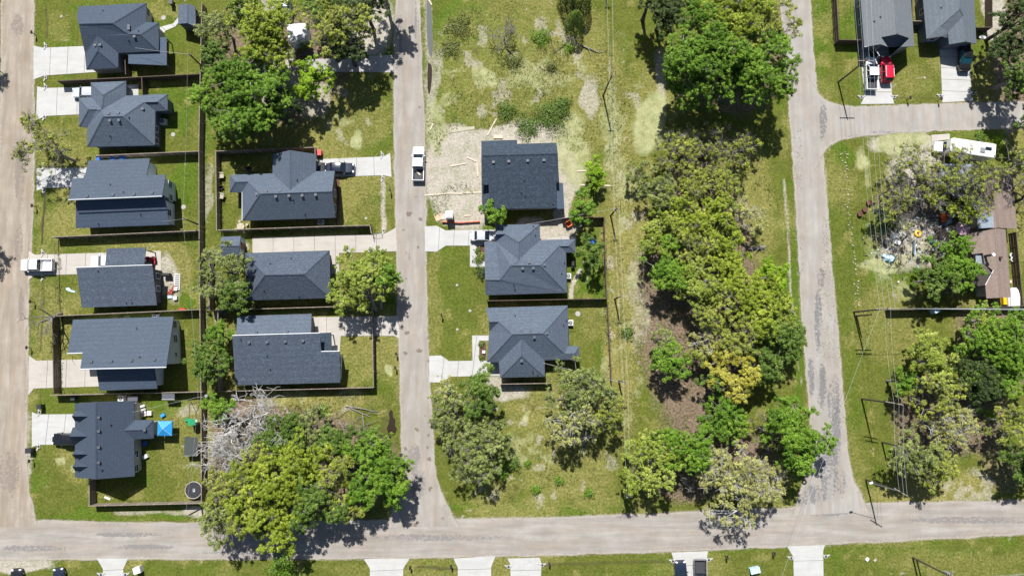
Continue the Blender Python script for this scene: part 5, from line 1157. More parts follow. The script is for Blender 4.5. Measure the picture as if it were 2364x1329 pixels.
def mailbox(px, py, label, mat='metal_dark'):
    p = G(px, py); o = thing('mailbox', label, 'mailbox', p, 0, 'mailboxes along the streets'); MB().box((p.x, p.y, .55), (.10, .10, 1.1)).build('post', 'wood_dark', o)
    m = MB(); m.box((p.x, p.y, 1.16), (.26, .52, .14)); m.tube([(p.x, p.y-.26, 1.23), (p.x, p.y+.26, 1.23)], .13, 10); m.build('box', mat, o)
    MB().box((p.x+.14, p.y+.1, 1.3), (.02, .04, .2)).build('flag', 'taillamp', o)
for x, y, l in [(83,82,'mailbox beside the west street opposite the top left house'),(84,478,'mailbox at the west street in front of the third left house'),(80,697,'mailbox at the west street below the two white pickups'),(72,802,'mailbox at the west street above the fifth drive'),(78,1061,'mailbox at the west street before the dormered house'),(902,442,'mailbox at the middle street below the dark sedan'),(916,816,'upper mailbox at the middle street beside the enclosed lawn'),(914,848,'lower mailbox at the middle street beside the enclosed lawn'),(1020,728,'mailbox on the lawn before the two slate-roofed houses'),
    (1042,1302,'mailbox left of the second drive at the bottom edge'),(1267,1296,'mailbox right of the third bottom drive'),(1674,1281,'mailbox right of the drive with two dark vehicles'),(1782,1273,'mailbox left of the rightmost bottom drive'),(948,1305,'mailbox right of the first wide bottom drive'),(2093,231,'mailbox on the verge between the two top right drives, left'),(2164,233,'mailbox just left of the black pickup drive'),(2258,228,'mailbox right of the black pickup drive')]: mailbox(x, y, l)
def bin_(px, py, mat, label, s=(.62, .72, 1.05), rz=0.1):
    p = G(px, py, .8); o = thing('wheeled_bin', label, 'bin', (p.x, p.y, 0), 0, 'wheeled bins'); m = MB()
    x, y, z = s; m.add([(p.x+a*x/2*k, p.y+b_*y/2*k, zz) for zz, k in ((.05, .8), (z, 1)) for a, b_ in ((-1,-1),(1,-1),(1,1),(-1,1))], [(3,2,1,0),(4,5,6,7),(0,1,5,4),(1,2,6,5),(2,3,7,6),(3,0,4,7)]); m.build('body', mat, o)
    MB().box((p.x, p.y-.02, z+.03), (x*1.06, y*1.08, .07), 0).build('lid', mat, o)
    for s_ in (-1, 1): MB().tube([(p.x+s_*x*.4, p.y+y*.4, .12), (p.x+s_*x*.48, p.y+y*.4, .12)], .12, 10).build('wheel', 'black_rubber', o)
simple('bin_blue', (0.03, 0.12, 0.45), 0.4); simple('tarp_blue', (0.02, 0.25, 0.56), 0.5, var=.06); simple('pool_blue', (0.02, 0.10, 0.50), 0.3); simple('plastic_green', (0.03, 0.32, 0.14), 0.4); simple('orange', (0.70, 0.13, 0.02), 0.5); simple('orange_net', (0.55, 0.08, 0.03), 0.6)
simple('yellow_plastic', (0.75, 0.42, 0.01), 0.35); simple('pink_cloth', (0.52, 0.33, 0.38), 0.8); simple('brick_red', (0.32, 0.075, 0.045), 0.8, var=.3, scale=8); simple('pale_blue', (0.40, 0.55, 0.68), 0.5); simple('red_plastic', (0.55, 0.03, 0.04), 0.4); simple('cardboard', (0.48, 0.36, 0.24), 0.8)
bin_(92,938,'plastic_black','dark wheeled bin above the drive of the dormered house'); bin_(68,1039,'plastic_black','dark wheeled bin at the street corner before the dormered house',(.9,.75,1.1))
bin_(228,367,'bin_blue','leftmost of three blue bins behind the third left house'); bin_(261,365,'bin_blue','middle of three blue bins behind the third left house'); bin_(282,364,'bin_blue','rightmost of three blue bins behind the third left house')
bin_(395,6,'plastic_black','black bin by the fence at the top edge near the garden shed'); bin_(170,918,'plastic_black','dark bin at the fence above the dormered house')
bin_(308,919,'metal_vent','grey box beside the air conditioner above the dormered house',(1.5,.8,1.0)); bin_(736,352,'red_plastic','red and white cooler box at the fence corner near the dark sedan',(.8,.9,.9))
def lid(px, py, label, r=.42):
    r *= .72; p = G(px, py); m = MB(); m.cyl((p.x, p.y, .0), r, .06, 16); m.cyl((p.x, p.y, .06), r*.86, .02, 16); m.cyl((p.x, p.y, .08), .05, .03, 6); single(m, 'tank_lid', 'gravel_pale', label, 'lid', (p.x, p.y, 0), 'round lids set in the lawns')
for x, y, l, r in [(378,42,'pale round lid on the lawn below the garden shed',.55),(400,311,'pale round lid behind the second left house',.5),(424,478,'pale round lid behind the white-walled third left house',.55),(1334,724,'pale round lid behind the lower slate-roofed house',.6),(1055,658,'small pale lid on the lawn of the upper slate-roofed house',.3),(1085,717,'small tan lid between the two slate-roofed front lawns',.35),(1056,760,'small pale lid on the lawn of the lower slate-roofed house',.3),(845,504,'small pale lid on the lawn below the dark sedan',.3),(2134,180,'small pale lid on the lawn between the top right drives',.3),(142,39,'small pale lid on the lawn of the top left house',.3),(137,752,'small pale lid behind the dark gate fence',.35),(1349,606,'round tan stone in the pool garden path',.3)]: lid(x, y, l, r)
# corner garden
p = G(378, 989, 2.4); o = thing('canopy_tent', 'bright blue pop-up canopy behind the dormered house', 'canopy', (p.x, p.y, 0)); s = 1.14; m = MB()
m.add([(p.x-s,p.y-s,2.05),(p.x+s,p.y-s,2.05),(p.x+s,p.y+s,2.05),(p.x-s,p.y+s,2.05),(p.x,p.y,2.75),(p.x-s,p.y-s,1.8),(p.x+s,p.y-s,1.8),(p.x+s,p.y+s,1.8),(p.x-s,p.y+s,1.8)], [(0,1,4),(1,2,4),(2,3,4),(3,0,4),(0,5,6,1),(1,6,7,2),(2,7,8,3),(3,8,5,0)]); m.build('cover', 'tarp_blue', o)
for a in (-1, 1):
    for c in (-1, 1): MB().box((p.x+a*s*.96, p.y+c*s*.96, 1.0), (.06, .06, 2.0)).build('leg', 'trim_white', o)
    MB().tube([(p.x+a*s, p.y-s, 2.06), (p.x, p.y, 2.77), (p.x-a*s, p.y+s, 2.06)] if a > 0 else [(p.x-s, p.y-s, 2.06), (p.x, p.y, 2.77), (p.x+s, p.y+s, 2.06)], .025, 4).build('seam', 'pale_blue', o)
p = GC('A4', 1322, 742, .8); o = thing('trampoline', 'round black trampoline in the corner of the dormered house garden', 'trampoline', (p.x, p.y, 0)); R_ = 1.32; m = MB()
m.tube([(p.x+math.cos(k*math.tau/28)*R_, p.y+math.sin(k*math.tau/28)*R_, .80) for k in range(29)], .05, 6, caps=False); m.build('rim', 'siding_tan', o)
MB().cyl((p.x, p.y, .76), R_*.97, .02, 32).build('mat', 'plastic_black', o)
m = MB(); m.tube([(p.x+.05+math.cos(k*math.tau/14)*.14, p.y+.04+math.sin(k*math.tau/14)*.17, .788) for k in range(15)], .035, 4, caps=False); m.box((p.x+.06, p.y-.22, .788), (.34, .07, .012)); m.box((p.x+.16, p.y-.06, .788), (.06, .26, .012), .5); m.build('printed_mark', 'trim_white', o)
for k in range(6): MB().tube([(p.x+math.cos(k)*R_*.98, p.y+math.sin(k)*R_*.98, .8), (p.x+math.cos(k)*R_*1.02, p.y+math.sin(k)*R_*1.02, 0)], .03, 5).build('leg', 'metal_grey', o)
p = G(438, 972, 1.4); o = thing('play_set', 'green roofed climbing frame with slide near the fence', 'play set', (p.x, p.y, 0)); m = MB()
m.add([(p.x-.1,p.y+.45,1.9),(p.x+1.1,p.y+.45,1.9),(p.x+1.1,p.y-.55,1.9),(p.x-.1,p.y-.55,1.9),(p.x+.45,p.y+.45,2.4),(p.x+.45,p.y-.55,2.4)], [(0,3,5,4),(1,4,5,2),(0,4,1),(3,2,5)]); m.build('roof', 'plastic_green', o)
for a in (-.05, 1.05):
    for c in (-.5, .4): MB().box((p.x+a, p.y+c, .95), (.09, .09, 1.9)).build('post', 'wood_pale', o)
MB().box((p.x+.5, p.y-.05, 1.0), (1.1, .9, .08)).build('deck', 'wood_pale', o)
m = MB(); m.add([(p.x-.1,p.y+.4,1.1),(p.x-.1,p.y-.02,1.1),(p.x-1.3,p.y+.0,.15),(p.x-1.3,p.y+.42,.15)], [(0,1,2,3)]); m.tube([(p.x-.1,p.y+.42,1.2),(p.x-1.3,p.y+.44,.25)], .06, 5); m.tube([(p.x-.1,p.y-.04,1.2),(p.x-1.3,p.y-.02,.25)], .06, 5); m.build('slide', 'plastic_green', o)
m = MB(); m.tube([(p.x+.1,p.y+.5,1.9),(p.x+.1,p.y+2.7,2.0)], .06, 6); m.tube([(p.x+.1,p.y+2.7,2.0),(p.x-.5,p.y+3.0,0)], .05, 6); m.tube([(p.x+.1,p.y+2.7,2.0),(p.x+1.1,p.y+3.0,0)], .05, 6); m.build('swing_frame', 'wood_dark', o)
p = GC('A4', 1315, 440, 1.0); o = thing('netted_frame', 'dark netted frame beside the bleached trees', 'netted frame', (p.x, p.y, 0)); m = MB(); m.box((p.x, p.y, 1.55), (2.1, 2.9, .03)); m.build('net', 'shade_net', o) if simple('shade_net', (0.045, 0.055, 0.05), .9) else None
for a in (-1, 1):
    for c in (-1, 1): MB().box((p.x+a*1.0, p.y+c*1.4, .78), (.06, .06, 1.56)).build('leg', 'metal_dark', o)
MB().box((p.x, p.y-1.45, 1.57), (2.1, .06, .06)).build('rail', 'metal_grey', o)
p = GC('A4', 1170, 100, .8); o = thing('swing_bench', 'canopied swing bench against the fence above the corner garden', 'bench', (p.x, p.y, 0)); MB().box((p.x, p.y-.1, .45), (1.7, .6, .08)).build('seat', 'wood_dark', o); MB().box((p.x, p.y+.25, .8), (1.7, .06, .6)).build('backrest', 'wood_dark', o); MB().box((p.x, p.y+.0, 1.8), (2.0, .9, .05)).build('canopy', 'metal_vent', o); MB().box((p.x, p.y-.47, 1.8), (2.0, .06, .10)).build('canopy_edge', 'trim_white', o)
for a in (-1, 1): MB().tube([(p.x+a, p.y-.6, 0), (p.x+a, p.y, 1.8), (p.x+a, p.y+.5, 0)], .04, 5).build('leg', 'metal_dark', o)
def chair(px, py, mat, label, rz=0.0, s=1.0, group='garden chairs'):
    p = G(px, py, .4); o = thing('garden_chair', label, 'chair', (p.x, p.y, 0), rz, group); MB().box((0, 0, .40*s), (.52*s, .50*s, .06)).build('seat', mat, o, local=True); MB().box((0, .25*s, .70*s), (.52*s, .06, .60*s)).build('backrest', mat, o, local=True)
    for a in (-1, 1):
        MB().box((a*.27*s, 0, .58*s), (.06, .5*s, .05)).build('armrest', mat, o, local=True)
        for c in (-1, 1): MB().box((a*.23*s, c*.22*s, .19*s), (.05, .05, .38*s)).build('leg', mat, o, local=True)
chair(512,406,'stone_pale','upper of the two pale chairs at the left fence',1.6,1.7); chair(512,453,'stone_pale','lower of the two pale chairs at the left fence',1.4,1.7); chair(336,1023,'bin_blue','blue chair in the shade behind the dormered house',.3,1.2); chair(577,393,'plastic_black','black chair on the lawn left of the garage gable',.6,1.4); chair(1313,518,'orange','orange-red chair behind the upper slate-roofed house',.5,1.7); chair(1338,519,'plastic_white','white chair right of the orange one in the pool garden',2.2,1.2); chair(512,433,'plastic_black','small dark stool between the two pale chairs',.2,.9)
def box(px, py, d, mat, label, name, cat, rz=0.0, z0=0.0, group=None):
    p = G(px, py, d[2]/2); m = MB(); x, y, zz = d; m.box((p.x, p.y, z0+zz*.47), (x, y, zz*.94), rz); m.box((p.x, p.y, z0+zz*.965), (x*.96, y*.96, zz*.07), rz); return single(m, name, mat, label, cat, (p.x, p.y, 0), group)
box(336,1053,(.8,.6,.5),'plastic_white','white box on the grass right of the dormered house','storage_box','box',.5); box(248,1149,(1.0,.3,.12),'plastic_white','white plank on the grass by the corner garden fence','plank','plank',-.4); box(346,953,(.7,.7,.6),'plastic_white','white bucket behind the dormered house','bucket','bucket'); box(376,958,(.7,.5,.4),'tarp_blue','blue toy above the blue canopy','toy','toy',.6)
for k, (x, y) in enumerate([(331,945),(332,952),(333,958),(329,937)]): box(x, y, (.9,.35,.5),'plastic_white' if k % 2 else 'siding_tan', ['narrow white toy kart by the dormered house wall, upper','pale toy kart by the wall, second','white toy kart by the wall, third','pale toy kart nearest the grey roof edge'][k],'toy_kart','toy',.3)
# table and stools
p = G(556, 523, .6); o = thing('garden_table', 'round pale table with stools at the fence above the long driveway', 'table', (p.x, p.y, 0)); MB().cyl((p.x, p.y, .68), .62, .06, 18).build('top', 'stone_pale', o); MB().cyl((p.x, p.y, 0), .12, .68, 8).build('leg', 'stone_pale', o)
for k, a in enumerate((.4, 1.9, 3.6, 5.2)): MB().cyl((p.x+math.cos(a)*.98, p.y+math.sin(a)*.98, 0), .24, .45, 12, r2=.22).build('stool', 'stone_pale', o)
# fourth left garden
p = GC('F4', 905, 750, .2); o = thing('slatted_pallet', 'white slatted ladder-like pallet on the bare patch of the fourth left garden', 'pallet', (p.x, p.y, 0))
for s_ in (-1, 1): MB().box((p.x+s_*.42, p.y, .12), (.09, 2.7, .12)).build('rail', 'plastic_white', o)
for k in range(8): MB().box((p.x, p.y-1.2+k*.345, .2), (.9, .16, .04)).build('slat', 'plastic_white', o)
p = GC('F4', 800, 920, .2); o = thing('brick_pile', 'heap of red bricks beside the white slatted pallet', 'brick pile', (p.x, p.y, 0)); rb = random.Random(4); bm0 = MB().box((0, 0, 0), (.30, .16, .11)); mesh0 = bpy.data.meshes.new('brick'); mesh0.from_pydata(bm0.v, [], bm0.f); mesh0.materials.append(MATS['brick_red'])
for k in range(60):
    t_ = rb.uniform(-1, 1); ob = bpy.data.objects.new('brick', mesh0); COL.objects.link(ob); ob.parent = o; ob.location = (t_*.45+rb.gauss(0, .16), t_*.75+rb.gauss(0, .18), max(.06, rb.uniform(.06, .45)*(1-abs(t_)*.6))); ob.rotation_euler = (rb.uniform(-.4, .4), rb.uniform(-.4, .4), rb.uniform(0, 3))
box(405,688,(.6,.6,.5),'plastic_white','white tub below the brick heap','bucket','bucket'); box(406,667,(.55,.55,.4),'plastic_white','white bucket at the lower end of the slatted pallet','bucket','bucket'); box(393,685,(.8,.5,.2),'pale_blue','pale blue lid below the brick heap','lid','lid',.1); box(421,714,(.9,.4,.3),'red_plastic','red and white toy at the fence below the brick heap','toy','toy')
p = G(383, 634, 1.0); o = thing('barbecue_grill', 'black covered grill right of the speckled house', 'grill', (p.x, p.y, 0)); MB().box((p.x, p.y, .75), (1.2, .6, .3)).build('body', 'plastic_black', o); m = MB(); m.tube([(p.x-.6, p.y, .92), (p.x+.6, p.y, .92)], .30, 10); m.build('hood', 'metal_dark', o)
for a in (-1, 1): MB().box((p.x+a*.5, p.y, .3), (.06, .5, .6)).build('leg', 'metal_dark', o)
p = GC('C2', 1415, 1165, .9); o = thing('barbecue_grill', 'black grill behind the upper slate-roofed house', 'grill', (p.x, p.y, 0)); MB().box((p.x, p.y, .75), (.6, 1.5, .3)).build('body', 'plastic_black', o); MB().tube([(p.x, p.y-.5, .92), (p.x, p.y+.5, .92)], .30, 10).build('hood', 'metal_dark', o)
for a in (-1, 1): MB().box((p.x, p.y+a*.6, .3), (.5, .06, .6)).build('leg', 'metal_dark', o)
m = MB()
for k, (x, y) in enumerate([(345,597),(353,598),(355,606),(350,613)]):
    p = G(x, y, .5); o = thing('garden_tractor' if k == 0 else 'toy_bike', ['red ride-on mower under the carport edge of the fourth left house','red toy bike right of the ride-on mower','small dark red toy bike below the other','white and red toy bike nearest the speckled roof'][k], 'mower' if k == 0 else 'toy', (p.x, p.y, 0))
    s_ = 1.2 if k == 0 else .7; MB().box((p.x, p.y, .45*s_), (1.1*s_, .4*s_, .35*s_), k*.6).build('body', 'red_plastic', o); MB().box((p.x-.1, p.y, .7*s_), (.3*s_, .35*s_, .12), k*.6).build('seat', 'plastic_black', o)
    for a in (-1, 1):
        for c in (-1, 1): MB().tube([(p.x+a*.4*s_, p.y+c*.22*s_, .2*s_), (p.x+a*.4*s_, p.y+c*.32*s_, .2*s_)], .2*s_, 10).build('wheel', 'black_rubber', o)
p = G(163, 669); single(MB().prism([(p.x-.8, p.y+.3), (p.x-.3, p.y+.4), (p.x+.1, p.y), (p.x+.8, p.y-.2), (p.x+.7, p.y-.45), (p.x-.1, p.y-.3), (p.x-.7, p.y)], 0, .05), 'tarp', 'pale_blue', 'crumpled pale blue sheet on the lawn of the speckled house', 'tarp', (p.x, p.y, 0))
# building plot
p = GC('F6', 450, 1075, 1.2); o = thing('portable_toilet', 'white portable toilet cabin at the edge of the building plot', 'toilet cabin', (p.x, p.y, 0)); MB().box((p.x, p.y, 1.05), (1.1, 1.1, 2.1)).build('cabin', 'plastic_white', o); m = MB(); m.add([(p.x-.6,p.y-.6,2.1),(p.x+.6,p.y-.6,2.1),(p.x+.6,p.y+.6,2.1),(p.x-.6,p.y+.6,2.1),(p.x-.35,p.y-.35,2.25),(p.x+.35,p.y-.35,2.25),(p.x+.35,p.y+.35,2.25),(p.x-.35,p.y+.35,2.25)], [(0,1,5,4),(1,2,6,5),(2,3,7,6),(3,0,4,7),(4,5,6,7)]); m.build('roof', 'plastic_white', o); MB().box((p.x, p.y-.565, 1.0), (.7, .03, 1.8)).build('door', 'siding_tan', o)
box(1012,501,(1.2,1.1,.06),'cardboard','flattened cardboard sheet left of the toilet cabin','cardboard_sheet','cardboard',.4); box(1025,500,(.8,.9,.1),'siding_tan','pale board leaning beside the toilet cabin','board','board')
def board(a, b_, label, w=.24, mat='wood_pale', h_=.06):
    A, B = G(*a, h_), G(*b_, h_); m = MB(); d = B-A; rz = math.atan2(d.y, d.x); c = (A+B)/2; m.box((c.x, c.y, .05+h_/2), (d.length, w, h_), rz); m.box((c.x+.06, c.y+.05, .025), (d.length*.9, w*.6, .05), rz); single(m, 'timber_board', mat, label, 'board', (c.x, c.y, 0), 'timber left on the building plot')
for a, b_, l in [((980,451),(1031,447),'long pale board from the street, first of the row across the plot'),((1032,446),(1067,447),'pale board, second of the row across the plot'),((1068,445),(1111,444),'pale board, third of the row, reaching the new house'),((1039,384),(1076,377),'tilted board in the middle of the bare plot'),((1077,363),(1101,373),'board sloping down toward the new house'),((1101,375),(1103,407),'upright-lying board beside the new house wall'),((1146,274),(1125,313),'thin board leaning on the bramble heap'),((1332,395),(1358,394),'board on the pale grass behind the new house'),((1340,427),(1358,427),'short board behind the new house, lower'),((1000,285),(993,300),'short pale board by the ditch above the street pickup'),((986,-5),(997,12),'white board at the ditch by the top edge'),((1072,498),(1087,497),'short white board right of the toilet cabin'),((1394,428),(1410,429),'short board near the slender lime tree')]: board(a, b_, l)
A, B = G(1037,303), G(1095,296); single(MB().prism([(A.x,A.y-.35),(B.x,B.y-.2),(B.x+.1,B.y+.3),(A.x+.2,A.y+.5)], 0, .08), 'plywood_sheet', 'stone_pale', 'pale stack of sheets on the grass above the building plot', 'sheets', (A.x, A.y, 0)); box(1150,316,(1.5,.6,.25),'wood_pale','small crate of offcuts at the top wall of the new house','crate','crate')
fo = fence([(1021,512),(1062,514),(1107,511)], 'sagging orange safety net below the building plot', .45, 'orange_net', kind='wood')
# pool garden, beds
p = G(1365, 556, .2); o = thing('paddling_pool', 'round blue paddling pool in tree shade', 'pool', (p.x, p.y, 0)); m = MB(); R_ = .55
m.tube([(p.x+math.cos(k*math.tau/20)*R_, p.y+math.sin(k*math.tau/20)*R_, .22) for k in range(21)], .10, 8, caps=False); m.build('rim', 'tarp_blue', o); MB().cyl((p.x, p.y, .02), R_*.95, .16, 20).build('water', 'pool_blue', o)
def bed(pts, label):
    P = [G(*q) for q in pts]; m = MB(); m.prism([(q.x, q.y) for q in P], 0, .12); c = sum(P, Vector())/len(P); o = single(m, 'flower_bed', 'mulch', label, 'flower bed', (c.x, c.y, 0))
bed([(1100,568),(1119,566),(1119,602),(1101,603)], 'red-brown mulch bed beside the walk of the upper slate-roofed house'); bed([(1107,790),(1121,789),(1121,829),(1108,830)], 'red-brown mulch bed inside the L-shaped walk'); bed([(777,410),(783,409),(784,470),(779,520),(776,520)], 'narrow dark bed at the brown brick end wall')
box(1117,812,(.5,.5,.5),'plastic_white','white planter in the mulch bed of the L-shaped walk','planter','planter'); shrub(1111,795,8,.6,'leaf_green','small shrub at the top of the lower mulch bed'); shrub(1112,825,8,.5,'leaf_green','small shrub at the bottom of the lower mulch bed'); shrub(1112,588,8,.5,'leaf_olive','yellowish shrub in the middle of the upper mulch bed')
# dish
p = G(2268, 88, 3.0); o = thing('satellite_dish', 'white dish on a mast beside the steel-blue roof', 'dish', (p.x, p.y, 0)); MB().tube([(p.x, p.y, 0), (p.x, p.y, 2.9)], .05, 6).build('mast', 'metal_grey', o); m = MB(); R_ = .62; pts = [(p.x, p.y+.1, 2.85)]
for rr, zz in ((.5, .06), (1, .22)):
    for k in range(18): pts.append((p.x+math.cos(k*math.tau/18)*R_*rr, p.y+.1+math.sin(k*math.tau/18)*R_*rr*.55, 2.85+zz))
m.add(pts, [(0, 1+k, 1+(k+1) % 18) for k in range(18)]+[(1+k, 19+k, 19+(k+1) % 18, 1+(k+1) % 18) for k in range(18)]); m.build('reflector', 'plastic_white', o); MB().tube([(p.x, p.y+.1, 2.9), (p.x+.1, p.y+.6, 3.3)], .025, 5).build('feed_arm', 'metal_grey', o)
# right-hand yard
p = G(2222, 527, 2.0); o = thing('parasol', 'faded pink parasol beside the brown-roofed house', 'parasol', (p.x, p.y, 0)); m = MB(); ring = [(p.x+math.cos(k*math.tau/8)*1.25, p.y+math.sin(k*math.tau/8)*1.25, 2.0) for k in range(8)]; m.add(ring+[(p.x, p.y, 2.5)], [(k, (k+1) % 8, 8) for k in range(8)]); m.build('canopy', 'pink_cloth', o); MB().cyl((p.x, p.y, 0), .03, 2.45, 6).build('pole', 'trim_white', o)
p = G(2179, 503, .7); o = thing('orange_table', 'orange-topped table in the cluttered yard', 'table', (p.x, p.y, 0)); MB().box((p.x, p.y, .70), (.95, 1.5, .08), .1).build('top', 'orange', o)
for a in (-1, 1):
    for c in (-1, 1): MB().box((p.x+a*.4, p.y+c*.65, .33), (.06, .06, .66)).build('leg', 'metal_dark', o)
p = G(2120, 539, .3); single(MB().tube([(p.x+math.cos(k*math.tau/18)*.42, p.y+math.sin(k*math.tau/18)*.42, .2) for k in range(19)], .2, 8, caps=False), 'inflatable_ring', 'yellow_plastic', 'yellow inflatable ring on the ground of the cluttered yard', 'ring', (p.x, p.y, 0))
rj = random.Random(8); jm = ['pale_blue','plastic_white','plastic_black','metal_grey','wood_grey','metal_dark','stone_pale','bin_blue']
JUNK = [(2190,512,'small dark crate right of the orange table'),(2199,498,'white plastic crate above the orange table'),(2170,545,'pale box in the branch shadows, upper'),(2180,560,'dark box among the branch shadows'),(2190,545,'black bench end left of the parasol'),(2160,530,'grey tub below the leaning trunk'),(2196,565,'black crate at the right of the clutter'),(2175,575,'dark red-black trolley at the bottom of the clutter'),(2065,545,'pale plank box in the left clutter'),(2072,560,'grey tub in the left clutter'),(2045,560,'small pale tub at the far left of the clutter'),(2200,530,'white bowl beside the parasol'),(2085,575,'pale blue drum in the left clutter'),(2020,486,'white pot beside the round planters'),(2205,477,'white basin under the yellowish tree'),(2150,555,'grey box left of the dark trolley'),(2040,590,'small grey box near the pale blue tarp heap'),(2187,530,'grey bin above the black bench end')]
for k, (x, y, l) in enumerate(JUNK): box(x, y, (rj.uniform(.5, 1.1), rj.uniform(.4, .9), rj.uniform(.3, .8)), jm[k % len(jm)], l, 'yard_crate', 'crate', rj.uniform(0, 3), group='clutter in the yard at right')
rd = random.Random(77); dm = MB()
for k in range(650):
    x, y = rd.gauss(2125, 52), rd.gauss(535, 40)
    if rd.random() < .35: x, y = rd.gauss(2180, 18), rd.gauss(535, 40)
    q = G(x, y); dm.box((q.x, q.y, rd.uniform(.03, .18)), (rd.uniform(.08, .55), rd.uniform(.06, .22), rd.uniform(.04, .22)), rd.uniform(0, 3.1), rd.choice([0, 0, 0, 0, 1, 3, 3, 2, 4]))
dm = dm.build('yard_debris', ['wood_grey', 'metal_grey', 'plastic_white', 'plastic_black', 'pale_blue']); dm['kind'] = 'stuff'; dm['label'] = 'scattered scraps and broken timber over the cluttered yard'
def bench(px, py, rz, mat, label):
    p = G(px, py, .4); o = thing('garden_bench', label, 'bench', (p.x, p.y, 0), rz); MB().box((0, 0, .45), (2.4, .35, .06)).build('seat', mat, o, local=True); MB().box((0, .2, .75), (2.4, .05, .4)).build('backrest', mat, o, local=True)
    for a in (-1, 1): MB().box((a*1.0, .05, .22), (.06, .35, .44)).build('leg', 'metal_dark', o, local=True)
bench(2111,571,1.5,'pale_blue','pale blue narrow bench standing upright in the picture right of the clutter'); bench(2056,541,1.9,'metal_grey','grey bench among the branch shadows at left')
p = G(2056, 597, .4); m = MB(); rt_ = random.Random(5); n = 12; pts = [(p.x+math.cos(k*math.tau/n)*rt_.uniform(.7, 1.3), p.y+math.sin(k*math.tau/n)*rt_.uniform(.5, .9), 0) for k in range(n)]; pts2 = [(x*.6+p.x*.4, y*.6+p.y*.4, rt_.uniform(.4, .8)) for x, y, _ in pts]; m.add(pts+pts2+[(p.x, p.y, .75)], [(k, (k+1) % n, n+(k+1) % n, n+k) for k in range(n)]+[(n+k, n+(k+1) % n, 2*n) for k in range(n)]); single(m, 'tarp_heap', 'pale_blue', 'heap under a pale blue-grey tarp below the clutter', 'tarp', (p.x, p.y, 0))
for x, y, l in [(2006,468,'upper round dark planter on the stone edging'),(1985,494,'lower round dark planter on the stone edging'),(1996,484,'small red-brown pot between the two round planters')]:
    p = G(x, y, .3); o = thing('planter_pot', l, 'planter', (p.x, p.y, 0), 0, 'round planters on the edging'); MB().cyl((p.x, p.y, 0), .36, .5, 14, r2=.45).build('pot', 'mulch', o); MB().cyl((p.x, p.y, .44), .40, .03, 14).build('soil', 'wood_dark', o)
p = G(2342, 687, 1.0); d = G(2352, 670, 1.0)-p; o = thing('covered_boat', 'white covered boat at the lower right of the brown-roofed house', 'boat', (p.x, p.y, 0), math.pi/2); m = MB(); loft(m, [(-1.6,1.0,.4,.9,1.0,.9),(0,1.1,.35,.95,1.1,1.0),(1.0,.95,.4,.95,1.1,.85),(1.7,.4,.6,1.0,1.1,.35)]); m.build('hull', 'paint_white', o, local=True); m = MB(); loft(m, [(-1.5,.85,1.0,1.1,1.2,.7),(0,.9,1.08,1.3,1.45,.5),(1.2,.6,1.05,1.2,1.25,.4)]); m.build('cover', 'plastic_white', o, local=True)
wheels(o, [-.3], 1.0, .3)
for x, y, l in [(2337,589,'upper white tub behind the brown-roofed house'),(2339,599,'lower white tub behind the brown-roofed house')]:
    p = G(x, y, .4); single(MB().tube([(p.x+math.cos(k*math.tau/16)*.32, p.y+math.sin(k*math.tau/16)*.32, .35) for k in range(17)], .10, 6, caps=False).cyl((p.x, p.y, 0), .30, .3, 14), 'wash_tub', 'plastic_white', l, 'tub', (p.x, p.y, 0))
box(2158,717,(1.0,.7,1.4),'pale_blue','pale blue hooded box on the long dark fence line','cabinet','cabinet',.4); box(2330,650,(.6,.5,.5),'wood_pale','pale crate behind the brown-roofed house','crate','crate'); box(2318,695,(.6,1.2,.6),'yellow_plastic','yellow-brown stack left of the white boat','stack','stack')
# stones in a row
so_ = thing('stone_border', 'row of pale stones ending in a ring along the right-hand lawn', 'stone border', G(1950, 362)); L0 = Vector(so_.location); rs = random.Random(2); pts = []
for k in range(14): a = k*math.tau/14; pts.append((1949+9*math.cos(a), 364+10*math.sin(a)))
line = [(1952,374),(1955,400),(1958,440),(1962,500),(1968,560),(1974,610),(1980,665),(1982,715)]
for (x0, y0), (x1, y1) in zip(line[:-1], line[1:]):
    n = int((y1-y0)/4.6)
    for k in range(n): t_ = k/n; pts.append((x0+(x1-x0)*t_+rs.gauss(0, .8), y0+(y1-y0)*t_)); 
    for k in range(n//4): t_ = rs.random(); pts.append((x0+(x1-x0)*t_-rs.uniform(2, 7), y0+(y1-y0)*t_))
stm = []
for v in range(4):
    m = MB(); vv = []
    for zz, kk in ((0, .8), (.10, 1.0), (.2, .55)):
        for k in range(6): a = k*math.tau/6; vv.append((math.cos(a)*kk*.22*rs.uniform(.75, 1.2), math.sin(a)*kk*.17*rs.uniform(.75, 1.2), zz))
    m.add(vv, [(i*6+k, i*6+(k+1) % 6, i*6+6+(k+1) % 6, i*6+6+k) for i in range(2) for k in range(6)]+[tuple(range(12, 18))]); me = bpy.data.meshes.new('stone'); me.from_pydata(m.v, [], m.f); me.materials.append(MATS['stone_pale']); stm.append(me)
for x, y in pts:
    if rs.random() < .3: continue
    x += rs.gauss(0, 1.3); y += rs.gauss(0, 2.2)
    ob = bpy.data.objects.new('stone', rs.choice(stm)); COL.objects.link(ob); ob.parent = so_; ob.location = G(x, y)-L0; ob.rotation_euler.z = rs.uniform(0, 6); s_ = rs.uniform(.4, .95); ob.scale = (s_, s_, s_)
